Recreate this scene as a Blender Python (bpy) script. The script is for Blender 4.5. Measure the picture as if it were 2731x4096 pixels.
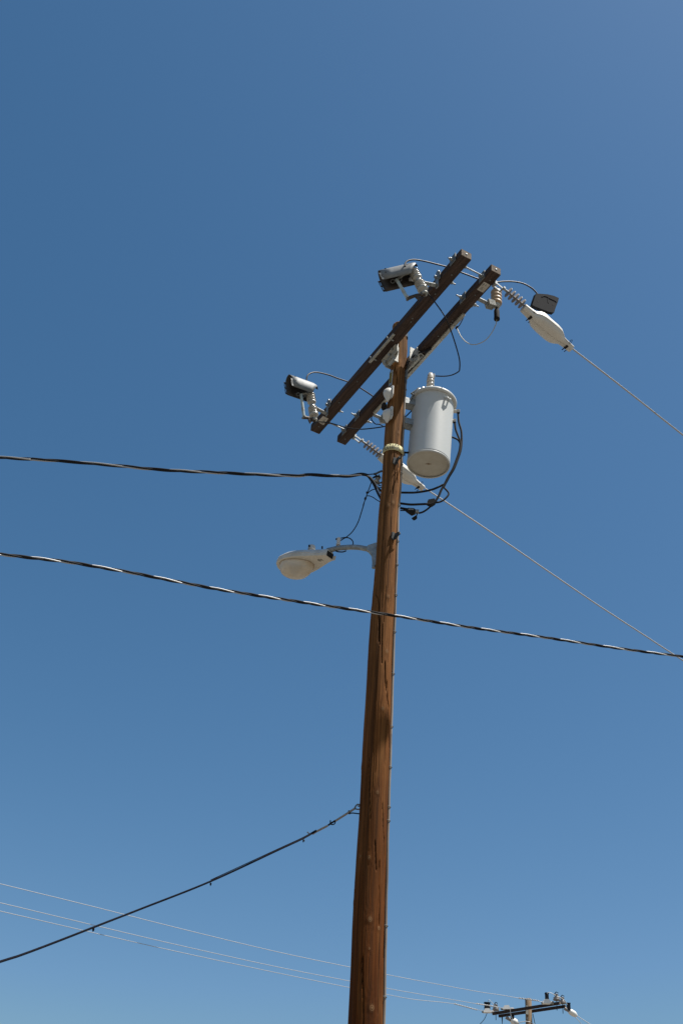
import bpy, bmesh, math, random
import numpy as np
from mathutils import Vector, Matrix
random.seed(5); rng=np.random.default_rng(5)
for o in list(bpy.data.objects): bpy.data.objects.remove(o)
S=bpy.context.scene
# ------------------------------------------------------------------ camera, sky, sun, exposure
PITCH,ROLL,LENS=math.radians(37.3463),math.radians(4.6902),40.0
CAMH=1.6
r0=Vector((1,0,0)); u0=Vector((0,-math.sin(PITCH),math.cos(PITCH))); FW=Vector((0,math.cos(PITCH),math.sin(PITCH)))
RT=math.cos(ROLL)*r0+math.sin(ROLL)*u0; UP=-math.sin(ROLL)*r0+math.cos(ROLL)*u0
C=Vector((0,0,CAMH))
cd=bpy.data.cameras.new('camera'); cam=bpy.data.objects.new('camera',cd); S.collection.objects.link(cam)
M=Matrix.Identity(4)
for i in range(3): M[i][0]=RT[i]; M[i][1]=UP[i]; M[i][2]=-FW[i]; M[i][3]=C[i]
cam.matrix_world=M; cd.lens=LENS; cd.sensor_width=36; cd.sensor_fit='AUTO'; cd.clip_start=.05; cd.clip_end=6000
S.camera=cam; S.render.resolution_x=682; S.render.resolution_y=1024
SUN_EL,SUN_AZ=math.radians(67.5),math.radians(108)      # azimuth clockwise from +Y
sd=Vector((math.sin(SUN_AZ)*math.cos(SUN_EL),math.cos(SUN_AZ)*math.cos(SUN_EL),math.sin(SUN_EL)))
w=bpy.data.worlds.new('World'); S.world=w; w.use_nodes=True
nt=w.node_tree; nt.nodes.clear()
sk=nt.nodes.new('ShaderNodeTexSky'); sk.sky_type='NISHITA'; sk.sun_disc=False; sk.sun_elevation=SUN_EL; sk.sun_rotation=SUN_AZ
sk.air_density=1.0; sk.dust_density=.7; sk.ozone_density=1.0; sk.altitude=0
bg=nt.nodes.new('ShaderNodeBackground'); bg.inputs[1].default_value=.1
wo=nt.nodes.new('ShaderNodeOutputWorld'); 
sp_=nt.nodes.new('ShaderNodeSeparateColor'); cb_=nt.nodes.new('ShaderNodeCombineColor'); nt.links.new(sk.outputs[0],sp_.inputs[0])
def mth(op,a,b):
    q=nt.nodes.new('ShaderNodeMath'); q.operation=op; nt.links.new(a,q.inputs[0]); q.inputs[1].default_value=b; return q.outputs[0]
for i,(g_,k_) in enumerate(((1.60,2.58/1.682),(1.215,1.59/1.682),(1.15,1.50/1.682))):      # contrast and white balance of the camera's sky
    nt.links.new(mth('MINIMUM',mth('MULTIPLY',mth('POWER',mth('MULTIPLY',sp_.outputs[i],.085),g_),k_*10),3.2),cb_.inputs[i])
nt.links.new(cb_.outputs[0],bg.inputs[0]); nt.links.new(bg.outputs[0],wo.inputs[0])
ld=bpy.data.lights.new('sun','SUN'); ld.energy=5.0; ld.angle=math.radians(.53); ld.color=(1,.95,.87)
so=bpy.data.objects.new('sun',ld); S.collection.objects.link(so); so.rotation_euler=sd.to_track_quat('Z','Y').to_euler(); so.location=(20,-10,40)
S.view_settings.view_transform='Standard'; S.view_settings.look='None'; S.view_settings.exposure=0.75; S.view_settings.gamma=1
# ------------------------------------------------------------------ survey helpers: a measured sight line meets a plane of the site
IW,IH=2731.,4096.; F=LENS/36*IH
def ray(x,y): return ((x-IW/2)/F*RT-(y-IH/2)/F*UP+FW).normalized()
DP=8.78; P=Vector((DP*.0548,DP*.9985,0))                       # foot of the pole
A=Vector((.4512,-.8924,0)).normalized(); B=Vector((-A.y,A.x,0)); Z=Vector((0,0,1))   # along / across the crossarms
NC=-P.normalized(); RC=Vector((-NC.y,NC.x,0))
KK=dict(c1=(1490,1030,5.2267),c2=(1110,1480,6.5333),c3=(1470,1300,5.2267),c4=(1780,1050,4.9),c5=(1400,1530,7.127),c6=(1400,1820,7.84),c7=(1900,3950,6.272),c8=(2090,3950,6.272),d1=(1800,960,6.272),d2=(2050,1150,6.272),d3=(1590,1900,6.0308),d4=(1100,2140,5.2267),d5=(1600,1480,6.272),d6=(1340,1700,7.127),d7=(0,3300,1.08138),z1=(1450,950,2.613),z2=(1750,1000,2.613),z3=(1080,1400,2.613),z4=(1450,1450,3.136),z5=(1350,1750,3.136),z6=(1080,2050,2.613),z8=(1500,1400,7.84),p2=(1380,2150,4.7033),p3=(1350,2650,3.36),p4=(1350,3350,3.153),g1=(1100,3100,3.92),b7=(1500,1700,7.84),s=(0,0,1),f=(0,0,.57414),z0=(0,1780,2.24),zr=(2100,2450,2.485))
def hit(k,x,y,n,o):
    t=KK[k]; d=ray(t[0]+x/t[2],t[1]+y/t[2]); return C+d*((o-C).dot(n)/d.dot(n))
def onb(k,x,y,b): return hit(k,x,y,B,P+b*B)
def ona(k,x,y,a): return hit(k,x,y,A,P+a*A)
def onz(k,x,y,z): return hit(k,x,y,Z,Vector((0,0,z)))
def ond(k,x,y,d=0.): return hit(k,x,y,NC,P-d*NC)
def W(a,b,z): return P+a*A+b*B+z*Z
def WC(r,d,z): return P+r*RC-d*NC+z*Z
# ------------------------------------------------------------------ materials
def mat(name,c,rough=.6,metal=0.,c2=None,scale=8.,amt=1.,bump=0.,bscale=40.,stretch=(1,1,1),spec=.5,coat=0.,contrast=(.35,.65),rotz=0.):
    m=bpy.data.materials.new(name); m.use_nodes=True; n=m.node_tree; b=n.nodes['Principled BSDF']
    b.inputs['Roughness'].default_value=rough; b.inputs['Metallic'].default_value=metal; b.inputs['Specular IOR Level'].default_value=spec
    if coat: b.inputs['Coat Weight'].default_value=coat; b.inputs['Coat Roughness'].default_value=.12
    b.inputs['Base Color'].default_value=(*c,1)
    tc=n.nodes.new('ShaderNodeTexCoord'); mp=n.nodes.new('ShaderNodeMapping'); mp.inputs['Scale'].default_value=stretch
    m0=n.nodes.new('ShaderNodeMapping'); m0.inputs['Rotation'].default_value=(0,0,rotz); n.links.new(tc.outputs['Object'],m0.inputs[0]); n.links.new(m0.outputs[0],mp.inputs[0])
    if c2:
        no=n.nodes.new('ShaderNodeTexNoise'); no.inputs['Scale'].default_value=scale; no.inputs['Detail'].default_value=6; no.inputs['Roughness'].default_value=.65
        n.links.new(mp.outputs[0],no.inputs[0])
        mr=n.nodes.new('ShaderNodeMapRange'); mr.inputs[1].default_value=contrast[0]; mr.inputs[2].default_value=contrast[1]; mr.inputs[4].default_value=amt
        n.links.new(no.outputs[0],mr.inputs[0])
        mx=n.nodes.new('ShaderNodeMix'); mx.data_type='RGBA'; mx.inputs[6].default_value=(*c,1); mx.inputs[7].default_value=(*c2,1)
        n.links.new(mr.outputs[0],mx.inputs[0]); n.links.new(mx.outputs[2],b.inputs['Base Color'])
        mr2=n.nodes.new('ShaderNodeMapRange'); mr2.inputs[3].default_value=max(.05,rough-.1); mr2.inputs[4].default_value=min(1,rough+.12)
        n.links.new(no.outputs[0],mr2.inputs[0]); n.links.new(mr2.outputs[0],b.inputs['Roughness'])
    if bump:
        nb=n.nodes.new('ShaderNodeTexNoise'); nb.inputs['Scale'].default_value=bscale; nb.inputs['Detail'].default_value=5
        n.links.new(mp.outputs[0],nb.inputs[0]); bp=n.nodes.new('ShaderNodeBump'); bp.inputs['Strength'].default_value=bump; bp.inputs['Distance'].default_value=.01
        n.links.new(nb.outputs[0],bp.inputs['Height']); n.links.new(bp.outputs[0],b.inputs['Normal'])
    return m
MT=dict(
 arm=mat('arm_wood',(.072,.050,.042),.8,0,(.031,.023,.020),5,1,.6,12,(.5,9,9),.12,rotz=math.radians(63.2)),
 armend=mat('arm_end_grain',(0.226,0.191,0.157),.9,0,(0.113,0.091,0.074),60,1,.25,90,spec=.1),
 galv=mat('galvanised_steel',(0.296,0.313,0.318),.5,.6,(0.183,0.204,0.213),25,1,.15,60),
 galvd=mat('weathered_galvanised_steel',(0.174,0.183,0.183),.6,.4,(0.096,0.104,0.104),30,1,.2,60),
 zinc=mat('whitish_zinc_plate',(0.400,0.396,0.365),.6,.2,(0.235,0.244,0.222),22,1,.2,50),
 alu=mat('aluminium_wire',(.36,.365,.37),.5,.3),
 hood=mat('folded_steel_hood',(.19,.20,.205),.6,.15,(.14,.15,.155),14,1,.06,30),
 hooddark=mat('hood_inner_dark',(0.044,0.035,0.030),.6,.1,(0.026,0.022,0.017),10,1),  # darker tone for the hood's inner faces and far-wall tabs
 porc=mat('grey_porcelain',(.33,.315,.275),.18,0,(.22,.205,.17),12,.7,0,40,spec=.6,coat=.5),
 porcw=mat('pale_porcelain',(0.539,0.513,0.470),.16,0,(0.435,0.409,0.365),14,.7,coat=.5),
 tube=mat('fuse_tube_paint',(0.365,0.435,0.435),.5,0,(0.261,0.313,0.313),30,.8),
 blackg=mat('glossy_black_insulation',(0.017,0.016,0.017),.5,0,(0.035,0.030,0.032),20,1,0,60,spec=.2),
 castiron=mat('dark_cast_iron',(0.074,0.078,0.078),.8,.2,(0.044,0.045,0.045),40,1,.2,60,spec=.15),
 blackm=mat('matt_black_jacket',(0.006,0.006,0.010),.9,0,(0.010,0.010,0.014),30,1,0,60,spec=.04),
 black=mat('black_insulation',(0.014,0.014,0.017),.75,0,(0.023,0.023,0.024),30,1,0,60,spec=.12),
 blackr=mat('black_rubber',(0.012,0.011,0.011),.8,0,(0.026,0.024,0.023),20,1,spec=.1),
 rust=mat('rusty_brass_casting',(.075,.05,.033),.65,.3,(.025,.02,.016),60,1),
 tank=mat('tank_grey_paint',(.485,.51,.515),.45,0,(.435,.455,.455),3.5,.8,.03,20,spec=.4),
 tankb=mat('tank_bottom_bounce_tint',(0.435,0.426,0.374),.6,0,(0.374,0.357,0.304),9,.8),  # tank paint with the ground's warm bounce light put into its colour
 ruststain=mat('rust_stain',(0.148,0.078,0.030),.8,0,(0.244,0.157,0.078),60,1),
 coverw=mat('bright_white_cover',(.72,.72,.70),.5,0,(.62,.62,.60),7,.6),
 cover=mat('white_cover_plastic',(0.574,0.566,0.531),.45,0,(0.487,0.470,0.426),7,.8,.02,20),
 silic=mat('grey_silicone',(0.235,0.217,0.204),.55,0,(0.191,0.174,0.165),20,.8),
 arrest=mat('tan_arrester_rubber',(0.365,0.244,0.131),.5,0,(0.313,0.200,0.104),14,.8),
 gbox=mat('dark_grey_plastic',(0.010,0.011,0.014),.85,0,(0.019,0.020,0.023),18,1,.05,30,spec=.06),
 band=mat('yellow_band_plastic',(.47,.43,.235),.85,0,(.38,.34,.18),14,.7),
 ink=mat('black_ink',(0.010,0.010,0.009),.6),
 tagm=mat('white_tag_plastic',(0.418,0.400,0.365),.55,0,(0.331,0.313,0.278),40,.9),
 tagg=mat('grey_tag_plate',(0.261,0.287,0.313),.5,.3,(0.209,0.235,0.252),30,.8),
 tagy=mat('yellow_tag_letters_backing',(0.435,0.348,0.044),.5,0,(0.348,0.278,0.044),40,.7),
 mould=mat('ground_wire_moulding_wood',(0.235,0.191,0.148),.8,0,(0.113,0.091,0.074),10,1,.4,60,(1,1,.12)),
 mouldg=mat('grey_conduit_plastic',(0.087,0.087,0.087),.6,0,(0.061,0.061,0.061),16,1),
 lamp=mat('lamp_housing_paint',(0.522,0.531,0.522),.4,0,(0.400,0.392,0.365),8,.9,.03,20),
 lampb=mat('lamp_door_paint',(0.539,0.513,0.452),.5,0,(0.452,0.426,0.365),8,.9),
 lampring=mat('lens_gasket_dirt',(0.261,0.191,0.122),.7,0,(0.365,0.296,0.209),20,1),
 bracket=mat('lamp_bracket_steel',(0.296,0.331,0.348),.5,.4,(0.174,0.191,0.200),20,1,.2,40),
 grip=mat('tan_grip_wrap',(0.296,0.252,0.209),.6,.1,(0.209,0.174,0.148),50,1),
 fwood=mat('far_pole_wood',(0.209,0.144,0.083),.8,0,(0.122,0.078,0.044),5,1,.4,30,(6,6,.6)),
 farm=mat('far_arm_wood',(.060,.043,.035),.85,0,(.036,.026,.022),8,1,spec=.1),
 farmb=mat('far_insulator',(0.174,0.157,0.152),.4,0,(0.122,0.113,0.109),20,.7,coat=.3),
 copper=mat('copper_clamp',(0.217,0.104,0.061),.5,.6),
 ywire=mat('cream_wire',(0.365,0.331,0.209),.5,0,(0.296,0.261,0.157),30,.7),
)
# clear yellowed refractor
def lensmat():
    m=bpy.data.materials.new('yellowed_lens'); m.use_nodes=True; n=m.node_tree; b=n.nodes['Principled BSDF']
    tc=n.nodes.new('ShaderNodeTexCoord'); no=n.nodes.new('ShaderNodeTexNoise'); no.inputs['Scale'].default_value=7; no.inputs['Detail'].default_value=4
    n.links.new(tc.outputs['Object'],no.inputs[0]); mx=n.nodes.new('ShaderNodeMix'); mx.data_type='RGBA'
    mx.inputs[6].default_value=(.86,.82,.74,1); mx.inputs[7].default_value=(.72,.60,.44,1)
    mr=n.nodes.new('ShaderNodeMapRange'); mr.inputs[1].default_value=.42; mr.inputs[2].default_value=.68
    n.links.new(no.outputs[0],mr.inputs[0]); n.links.new(mr.outputs[0],mx.inputs[0]); n.links.new(mx.outputs[2],b.inputs['Base Color'])
    b.inputs['Roughness'].default_value=.32; b.inputs['Transmission Weight'].default_value=.5; b.inputs['IOR'].default_value=1.1
    return m
MT['lens']=lensmat()
# ------------------------------------------------------------------ mesh helpers
class MB:
    def __init__(s): s.v=[]; s.f=[]; s.sm=[]
    def add(s,vs,fs,smooth=True):
        o=len(s.v); s.v+= [Vector(p) for p in vs]; s.f+=[tuple(i+o for i in f) for f in fs]; s.sm+=[smooth]*len(fs); return s
    def loft(s,rings,cap=True,smooth=True,closed=False):
        n=len(rings[0]); vs=[p for r in rings for p in r]; fs=[]
        k=len(rings)
        for i in range(k-1 if not closed else k):
            for j in range(n): a=i*n+j; b=i*n+(j+1)%n; c=((i+1)%k)*n+(j+1)%n; d=((i+1)%k)*n+j; fs.append((a,b,c,d))
        s.add(vs,fs,smooth)
        if cap and not closed:
            s.add(rings[0],[tuple(range(n))[::-1]],False); s.add(rings[-1],[tuple(range(n))],False)
        return s
    def tube(s,pts,r,n=8,cap=True,smooth=True):
        pts=[Vector(p) for p in pts]; rr=r if isinstance(r,(list,tuple)) else [r]*len(pts)
        t=(pts[1]-pts[0]).normalized(); x=t.orthogonal().normalized(); rings=[]
        for i,p in enumerate(pts):
            t2=((pts[min(i+1,len(pts)-1)]-pts[max(i-1,0)])).normalized()
            x=(x-t2*x.dot(t2)).normalized(); y=t2.cross(x)
            rings.append([p+rr[i]*(math.cos(2*math.pi*j/n)*x+math.sin(2*math.pi*j/n)*y) for j in range(n)])
        return s.loft(rings,cap,smooth)
    def lathe(s,o,ax,prof,n=24,cap=True,smooth=True,sx=1.,xdir=None):
        o=Vector(o); ax=Vector(ax).normalized(); x=(Vector(xdir) if xdir else ax.orthogonal()); x=(x-ax*x.dot(ax)).normalized(); y=ax.cross(x)
        rings=[[o+t*ax+r*(math.cos(2*math.pi*j/n)*x*sx+math.sin(2*math.pi*j/n)*y) for j in range(n)] for t,r in prof]
        return s.loft(rings,cap,smooth)
    def box(s,c,hx,hy,hz,X=A,Y=B,Zz=Z):
        c=Vector(c); v=[c+X*hx*i+Y*hy*j+Zz*hz*k for i in(-1,1) for j in(-1,1) for k in(-1,1)]
        f=[(0,1,3,2),(4,6,7,5),(0,4,5,1),(2,3,7,6),(0,2,6,4),(1,5,7,3)]
        if X.cross(Y).dot(Zz)<0: f=[q[::-1] for q in f]
        return s.add(v,f,False)
    def bar(s,p,q,w,h,up=Z):
        p,q=Vector(p),Vector(q); X=(q-p).normalized(); Y=up.cross(X).normalized(); Zz=X.cross(Y)
        return s.box((p+q)/2,(q-p).length/2,w/2,h/2,X,Y,Zz)
    def prism(s,poly,th):           # flat polygon (3D points) thickened both ways along its normal
        pl=[Vector(p) for p in poly]; n=Vector()
        for i in range(len(pl)): n+=pl[i].cross(pl[(i+1)%len(pl)])
        n.normalize(); a=[p-n*th/2 for p in pl]; b=[p+n*th/2 for p in pl]
        return s.loft([a,b],True,False)
ORG={}
def new_empty(name,loc,label,cat,group=None):
    e=bpy.data.objects.new(name,None); e.location=loc; e.empty_display_size=.1; S.collection.objects.link(e)
    e['label']=label; e['category']=cat
    if group: e['group']=group
    ORG[e.name]=Vector(loc); return e
def part(name,mb,m,parent,bevel=0.,label=None,origin=None):
    org=ORG[parent.name] if parent else Vector(origin or (0,0,0))
    me=bpy.data.meshes.new(name); me.from_pydata([tuple(p-org) for p in mb.v],[],mb.f); me.validate()
    if len(me.polygons)==len(mb.sm): me.polygons.foreach_set('use_smooth',mb.sm)
    me.update(); bm=bmesh.new(); bm.from_mesh(me); bmesh.ops.recalc_face_normals(bm,faces=bm.faces); bm.to_mesh(me); bm.free()
    me.materials.append(MT[m] if isinstance(m,str) else m)
    o=bpy.data.objects.new(name,me); S.collection.objects.link(o)
    if parent: o.parent=parent
    else: o.location=org
    ORG[o.name]=org
    if bevel:
        md=o.modifiers.new('bevel','BEVEL'); md.width=bevel; md.segments=2; md.limit_method='ANGLE'; md.angle_limit=.7
    if label: o['label']=label
    return o
def single(name,mb,m,label,cat,group=None,origin=None,bevel=0.):
    org=origin or mb.v[0]; o=part(name,mb,m,None,bevel,None,org); o['label']=label; o['category']=cat
    if group: o['group']=group
    return o
def smooth(pts,n=8):
    pts=[Vector(p) for p in pts]; out=[]
    for i in range(len(pts)-1):
        p0=pts[max(i-1,0)]; p1=pts[i]; p2=pts[i+1]; p3=pts[min(i+2,len(pts)-1)]
        for j in range(n):
            t=j/n; out.append(.5*((2*p1)+(p2-p0)*t+(2*p0-5*p1+4*p2-p3)*t*t+(3*p1-p0-3*p2+p3)*t**3))
    out.append(pts[-1]); return out
def path(k,xy,d0,d1=None,n=6):
    d1=d0 if d1 is None else d1; m=len(xy)-1
    return smooth([ond(k,x,y,d0+(d1-d0)*i/m) for i,(x,y) in enumerate(xy)],n)
def bolt(mb,p,ax,r=.012,L=.03,shank=.006,sl=0.):
    ax=Vector(ax).normalized(); mb.lathe(p,ax,[(0,r),(L*.5,r)],6,True,False)
    if sl: mb.tube([Vector(p),Vector(p)+ax*sl],shank,8)
# ------------------------------------------------------------------ ground
def ground():
    mb=MB(); n=40; R=2500.
    for i in range(n): pass
    rings=[0,3,6,10,20,40,80,160,400,1000,2500]; seg=48
    vs=[Vector((0,0,0))]; fs=[]
    for r in rings[1:]:
        for j in range(seg):
            t=2*math.pi*j/seg; vs.append(Vector((r*math.cos(t),r*math.sin(t),(.04*math.sin(r*.7+t*3) if 6<r<300 else 0))))
    for j in range(seg): fs.append((0,1+j,1+(j+1)%seg))
    for i in range(len(rings)-2):
        for j in range(seg): a=1+i*seg+j; b=1+i*seg+(j+1)%seg; fs.append((a,a+seg,b+seg,b))
    mb.add(vs,fs)
    m=mat('desert_ground',(.15,.132,.106),.95,0,(.105,.09,.072),.6,1,.6,3.)
    o=part('ground',mb,m,None); o['kind']='structure'
ground()
# ------------------------------------------------------------------ the pole
def proj(p):
    q=p-C; zz=q.dot(FW); return IW/2+F*q.dot(RT)/zz, IH/2-F*q.dot(UP)/zz, zz
TBL=[(1298,1568,1627),(1405,1566,1628),(1546,1555,1619),(1769,1536,1609),(1853,1530,1604),(1947,1525,1600),(2046,1514,1591),(2247,1500,1585),(2650,1470,1571),(3350,1427,1549),(3724,1407,1541),(4096,1390.6,1534)]
zt,xt,rt=[],[],[]
for y,l,r in TBL:
    pl=ond('s',l,y,0); pr=ond('s',r,y,0); zt.append((pl.z+pr.z)/2); xt.append(((pl-P).dot(RC)+(pr-P).dot(RC))/2)
    c=(pl+pr)/2; q=C-c; rt.append((pr-pl).length/2*math.cos(ROLL)*.985)
zt=np.array(zt)[::-1]; xt=np.array(xt)[::-1]; rt=np.array(rt)[::-1]
zt=np.concatenate([[0],zt]); xt=np.concatenate([[xt[0]],xt]); rt=np.concatenate([[rt[0]+.03],rt])
def px_(z): return float(np.interp(z,zt,xt))
def pr_(z): return float(np.interp(z,zt,rt))
def polept(k,x,y):
    d=0.
    for _ in range(6):
        p=ond(k,x,y,d); xx=(p-P).dot(RC)-px_(p.z); r=pr_(p.z); d=-math.sqrt(max(r*r-xx*xx,0))
    return math.atan2(xx,max(-d,1e-4)),p.z
def onpole(th,z,off=0.):
    r=pr_(z)+off; return WC(px_(z)+r*math.sin(th),-r*math.cos(th),z)
KN=[('p2',810,1110,1),('p2',785,2140,1),('p3',605,620,1),('p3',535,1745,.8),('p4',395,250,.9),('p4',285,235,.7),('p4',410,1030,1.1),('p4',525,1140,.8),('p4',430,2150,1.2),('z5',695,815,1.1),('z5',635,855,.8),('z8',735,370,1.2),('b7',735,240,.8),('b7',385,260,.8),('z5',540,1330,.5),('p4',400,1400,.5)]
CR=[('z8',[(600,430),(640,650),(680,850),(705,1070)],.004),('z8',[(570,450),(590,800)],.003),('z5',[(745,280),(735,400),(748,620)],.003),('c6',[(1450,430),(1470,650),(1490,900)],.003),
 ('p2',[(565,250),(562,700),(568,1080),(610,1130),(632,1300),(625,1950)],.005),('p2',[(700,1650),(690,2100),(690,2352)],.0055),('p2',[(650,1500),(650,2000)],.005),
 ('p3',[(635,0),(640,250),(650,380)],.006),('p3',[(662,250),(665,500),(682,600),(672,750),(680,950),(690,1500),(680,1800)],.005),('p3',[(415,1200),(430,1700),(440,2100)],.002),('p3',[(600,1900),(615,2352)],.003),
 ('p4',[(585,0),(592,400),(590,1000),(585,1500)],.004),('p4',[(470,50),(490,400)],.004),('p4',[(530,300),(525,1100)],.003),('p4',[(300,1500),(310,1900)],.002),('p4',[(320,1500),(325,2352)],.004),('z3',[(1290,1000),(1300,1300),(1280,1500)],.004)]
pole=new_empty('utility_pole',P,'tall brown wooden pole at the centre, carrying two dark crossarms and a grey transformer','utility pole')
def shaft():
    nc=168; zz=np.concatenate([np.arange(0,3.2,.2),np.arange(3.2,10.95,.0125)]); nr=len(zz)
    th=np.linspace(-math.pi,math.pi,nc,endpoint=False); T,ZZ=np.meshgrid(th,zz); X=np.interp(ZZ,zt,xt); R=np.interp(ZZ,zt,rt)
    T2=T.copy(); knot=np.zeros_like(T); bump=np.zeros_like(T); U=T*.1
    ks=[(polept(k,x,y),s) for k,x,y,s in KN]
    for i in range(34): ks.append(((random.uniform(1.9,5.),random.uniform(3,10.8)),random.uniform(.5,1.)))
    warp=np.zeros_like(T)
    for (t,z),s in ks:
        du=((T-t+math.pi)%(2*math.pi)-math.pi)*R; dz=(ZZ-z); q=np.sqrt((du/(.017*s))**2+(dz/(.023*s))**2)
        knot=np.maximum(knot,np.clip(1.25-q,0,1)); bump+=.0035*s*np.exp(-(q/1.3)**2)
        warp+=np.sign(du)*(-.016*s)*np.exp(-(np.abs(du)/(.035*s)))*np.exp(-(dz/(.085*s))**2)
    crack=np.zeros_like(T)
    for k,pts,wd in CR:
        pp=[polept(k,x,y) for x,y in pts]
        for (t0,z0),(t1,z1) in zip(pp[:-1],pp[1:]):
            hi,lo=max(z0,z1),min(z0,z1); tt=np.clip((ZZ-z0)/(z1-z0 if abs(z1-z0)>1e-4 else 1e-4),0,1); tc=t0+(t1-t0)*tt
            du=np.abs((T-tc)*R); dz=np.maximum(0,np.maximum(ZZ-hi,lo-ZZ)); crack=np.maximum(crack,np.clip(1.3-np.hypot(du,dz*.5)/wd,0,1))
    for i in range(90):
        t0=random.uniform(-math.pi,math.pi); z0=random.uniform(3,10.6); L=random.uniform(.2,1.3); sl=random.uniform(-.06,.06)
        du=np.abs((((T-t0-sl*(ZZ-z0))+math.pi)%(2*math.pi)-math.pi)*R); dz=np.maximum(0,np.maximum(ZZ-z0-L,z0-ZZ)); crack=np.maximum(crack,.6*np.clip(1.2-np.hypot(du,dz*.3)/.0025,0,1))
    # broad undulation and fine ridges
    und=.0025*np.sin(ZZ*2.3+1.3*np.sin(T))+.002*np.sin(ZZ*5.1+T*2)+.0015*np.sin(T*3+ZZ*.8)
    u=T*R*2+warp*3
    rid=sum(a*np.sin(u*f+p+ZZ*g) for a,f,p,g in ((.0006,310,0,1.),(.0005,523,2.,-2.),(.0007,190,1.,.6)))
    RR=R+und+rid*.8+bump-.016*crack**1.5
    base=WC(0,0,0)-P; rc=np.array(RC); nn=np.array(NC)
    V=(X+RR*np.sin(T))[...,None]*rc+(RR*np.cos(T))[...,None]*nn; V[...,2]=ZZ
    V=V.reshape(-1,3)
    idx=np.arange(nr*nc).reshape(nr,nc); a=idx[:-1]; b=np.roll(idx,-1,1)[:-1]; c=np.roll(idx,-1,1)[1:]; d=idx[1:]
    Fq=np.stack([a,b,c,d],-1).reshape(-1,4)
    me=bpy.data.meshes.new('shaft'); top=len(V); ctr=np.array([[*(X[-1,0]*rc)[:2],zz[-1]+.03]]); V=np.vstack([V,ctr])
    faces=[tuple(map(int,f)) for f in Fq]+[(int(idx[-1,j]),int(idx[-1,(j+1)%nc]),top) for j in range(nc)]
    me.from_pydata(V.tolist(),[],faces); me.polygons.foreach_set('use_smooth',[True]*len(faces)); me.update()
    for nm,arr in (('grain',(T*R*1.+warp)),('knot',knot),('crack',crack)):
        at=me.attributes.new(nm,'FLOAT','POINT'); at.data.foreach_set('value',np.append(arr.reshape(-1),0).astype(np.float32))
    m=bpy.data.materials.new('pole_wood'); m.use_nodes=True; n=m.node_tree; L=n.links.new; N=n.nodes.new; bs=n.nodes['Principled BSDF']
    def attr(nm): q=N('ShaderNodeAttribute'); q.attribute_name=nm; return q.outputs['Fac']
    tc=N('ShaderNodeTexCoord'); sx=N('ShaderNodeSeparateXYZ'); L(tc.outputs['Object'],sx.inputs[0])
    def comb(fx,fz):
        m1=N('ShaderNodeMath'); m1.operation='MULTIPLY'; m1.inputs[1].default_value=fx; L(attr('grain'),m1.inputs[0])
        m2=N('ShaderNodeMath'); m2.operation='MULTIPLY'; m2.inputs[1].default_value=fz; L(sx.outputs[2],m2.inputs[0])
        c=N('ShaderNodeCombineXYZ'); L(m1.outputs[0],c.inputs[0]); L(m2.outputs[0],c.inputs[2]); return c.outputs[0]
    def noise(v,sc,det=5,ro=.6): q=N('ShaderNodeTexNoise'); q.inputs['Scale'].default_value=sc; q.inputs['Detail'].default_value=det; q.inputs['Roughness'].default_value=ro; L(v,q.inputs[0]); return q.outputs[0]
    def mr(v,a,b,c=0.,d=1.): q=N('ShaderNodeMapRange'); q.inputs[1].default_value=a; q.inputs[2].default_value=b; q.inputs[3].default_value=c; q.inputs[4].default_value=d; L(v,q.inputs[0]); return q.outputs[0]
    def mix(f,c1,c2):
        q=N('ShaderNodeMix'); q.data_type='RGBA'; L(f,q.inputs[0])
        for i,c in ((6,c1),(7,c2)):
            if isinstance(c,tuple): q.inputs[i].default_value=(*c,1)
            else: L(c,q.inputs[i])
        return q.outputs[2]
    g1=noise(comb(180,1.6),1.,6,.7); g2=noise(comb(40,.7),1.,4); g3=noise(comb(9,1.5),1.,3)
    hz=mr(sx.outputs[2],4.,10.5)
    c_low=mix(mr(g2,.35,.65),(0.175,0.053,0.0095),(0.063,0.017,0.0030)); c_top=mix(mr(g2,.35,.65),(0.345,0.172,0.064),(0.15,0.069,0.024))
    c=mix(hz,c_low,c_top); c=mix(mr(g1,.46,.64,0,.85),c,(0.033,0.015,0.0067)); c=mix(mr(g3,.52,.75,0,.5),c,(0.235,0.108,0.034))
    g4=noise(comb(22,.25),1.,3); c=mix(mr(g4,.45,.62,0,.55),c,(.030,.016,.009)); c=mix(mr(g1,.2,.36,.35,0),c,(0.296,0.148,0.0518))
    rings=N('ShaderNodeMath'); rings.operation='SINE'; mm=N('ShaderNodeMath'); mm.operation='MULTIPLY'; mm.inputs[1].default_value=14; L(attr('knot'),mm.inputs[0]); L(mm.outputs[0],rings.inputs[0])
    kc=mix(mr(rings.outputs[0],-1,1),(.09,.042,.017),(.29,.17,.085)); c=mix(mr(attr('knot'),.1,.8,0,.8),c,kc)
    c=mix(mr(attr('crack'),.25,1.,0,.75),c,(.012,.007,.004)); L(c,bs.inputs['Base Color'])
    bs.inputs['Roughness'].default_value=.85; bs.inputs['Specular IOR Level'].default_value=.08
    bp=N('ShaderNodeBump'); bp.inputs['Strength'].default_value=.8; bp.inputs['Distance'].default_value=.004; L(g1,bp.inputs['Height']); L(bp.outputs[0],bs.inputs['Normal'])
    me.materials.append(m); o=bpy.data.objects.new('shaft',me); S.collection.objects.link(o); o.parent=pole
shaft()
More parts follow.
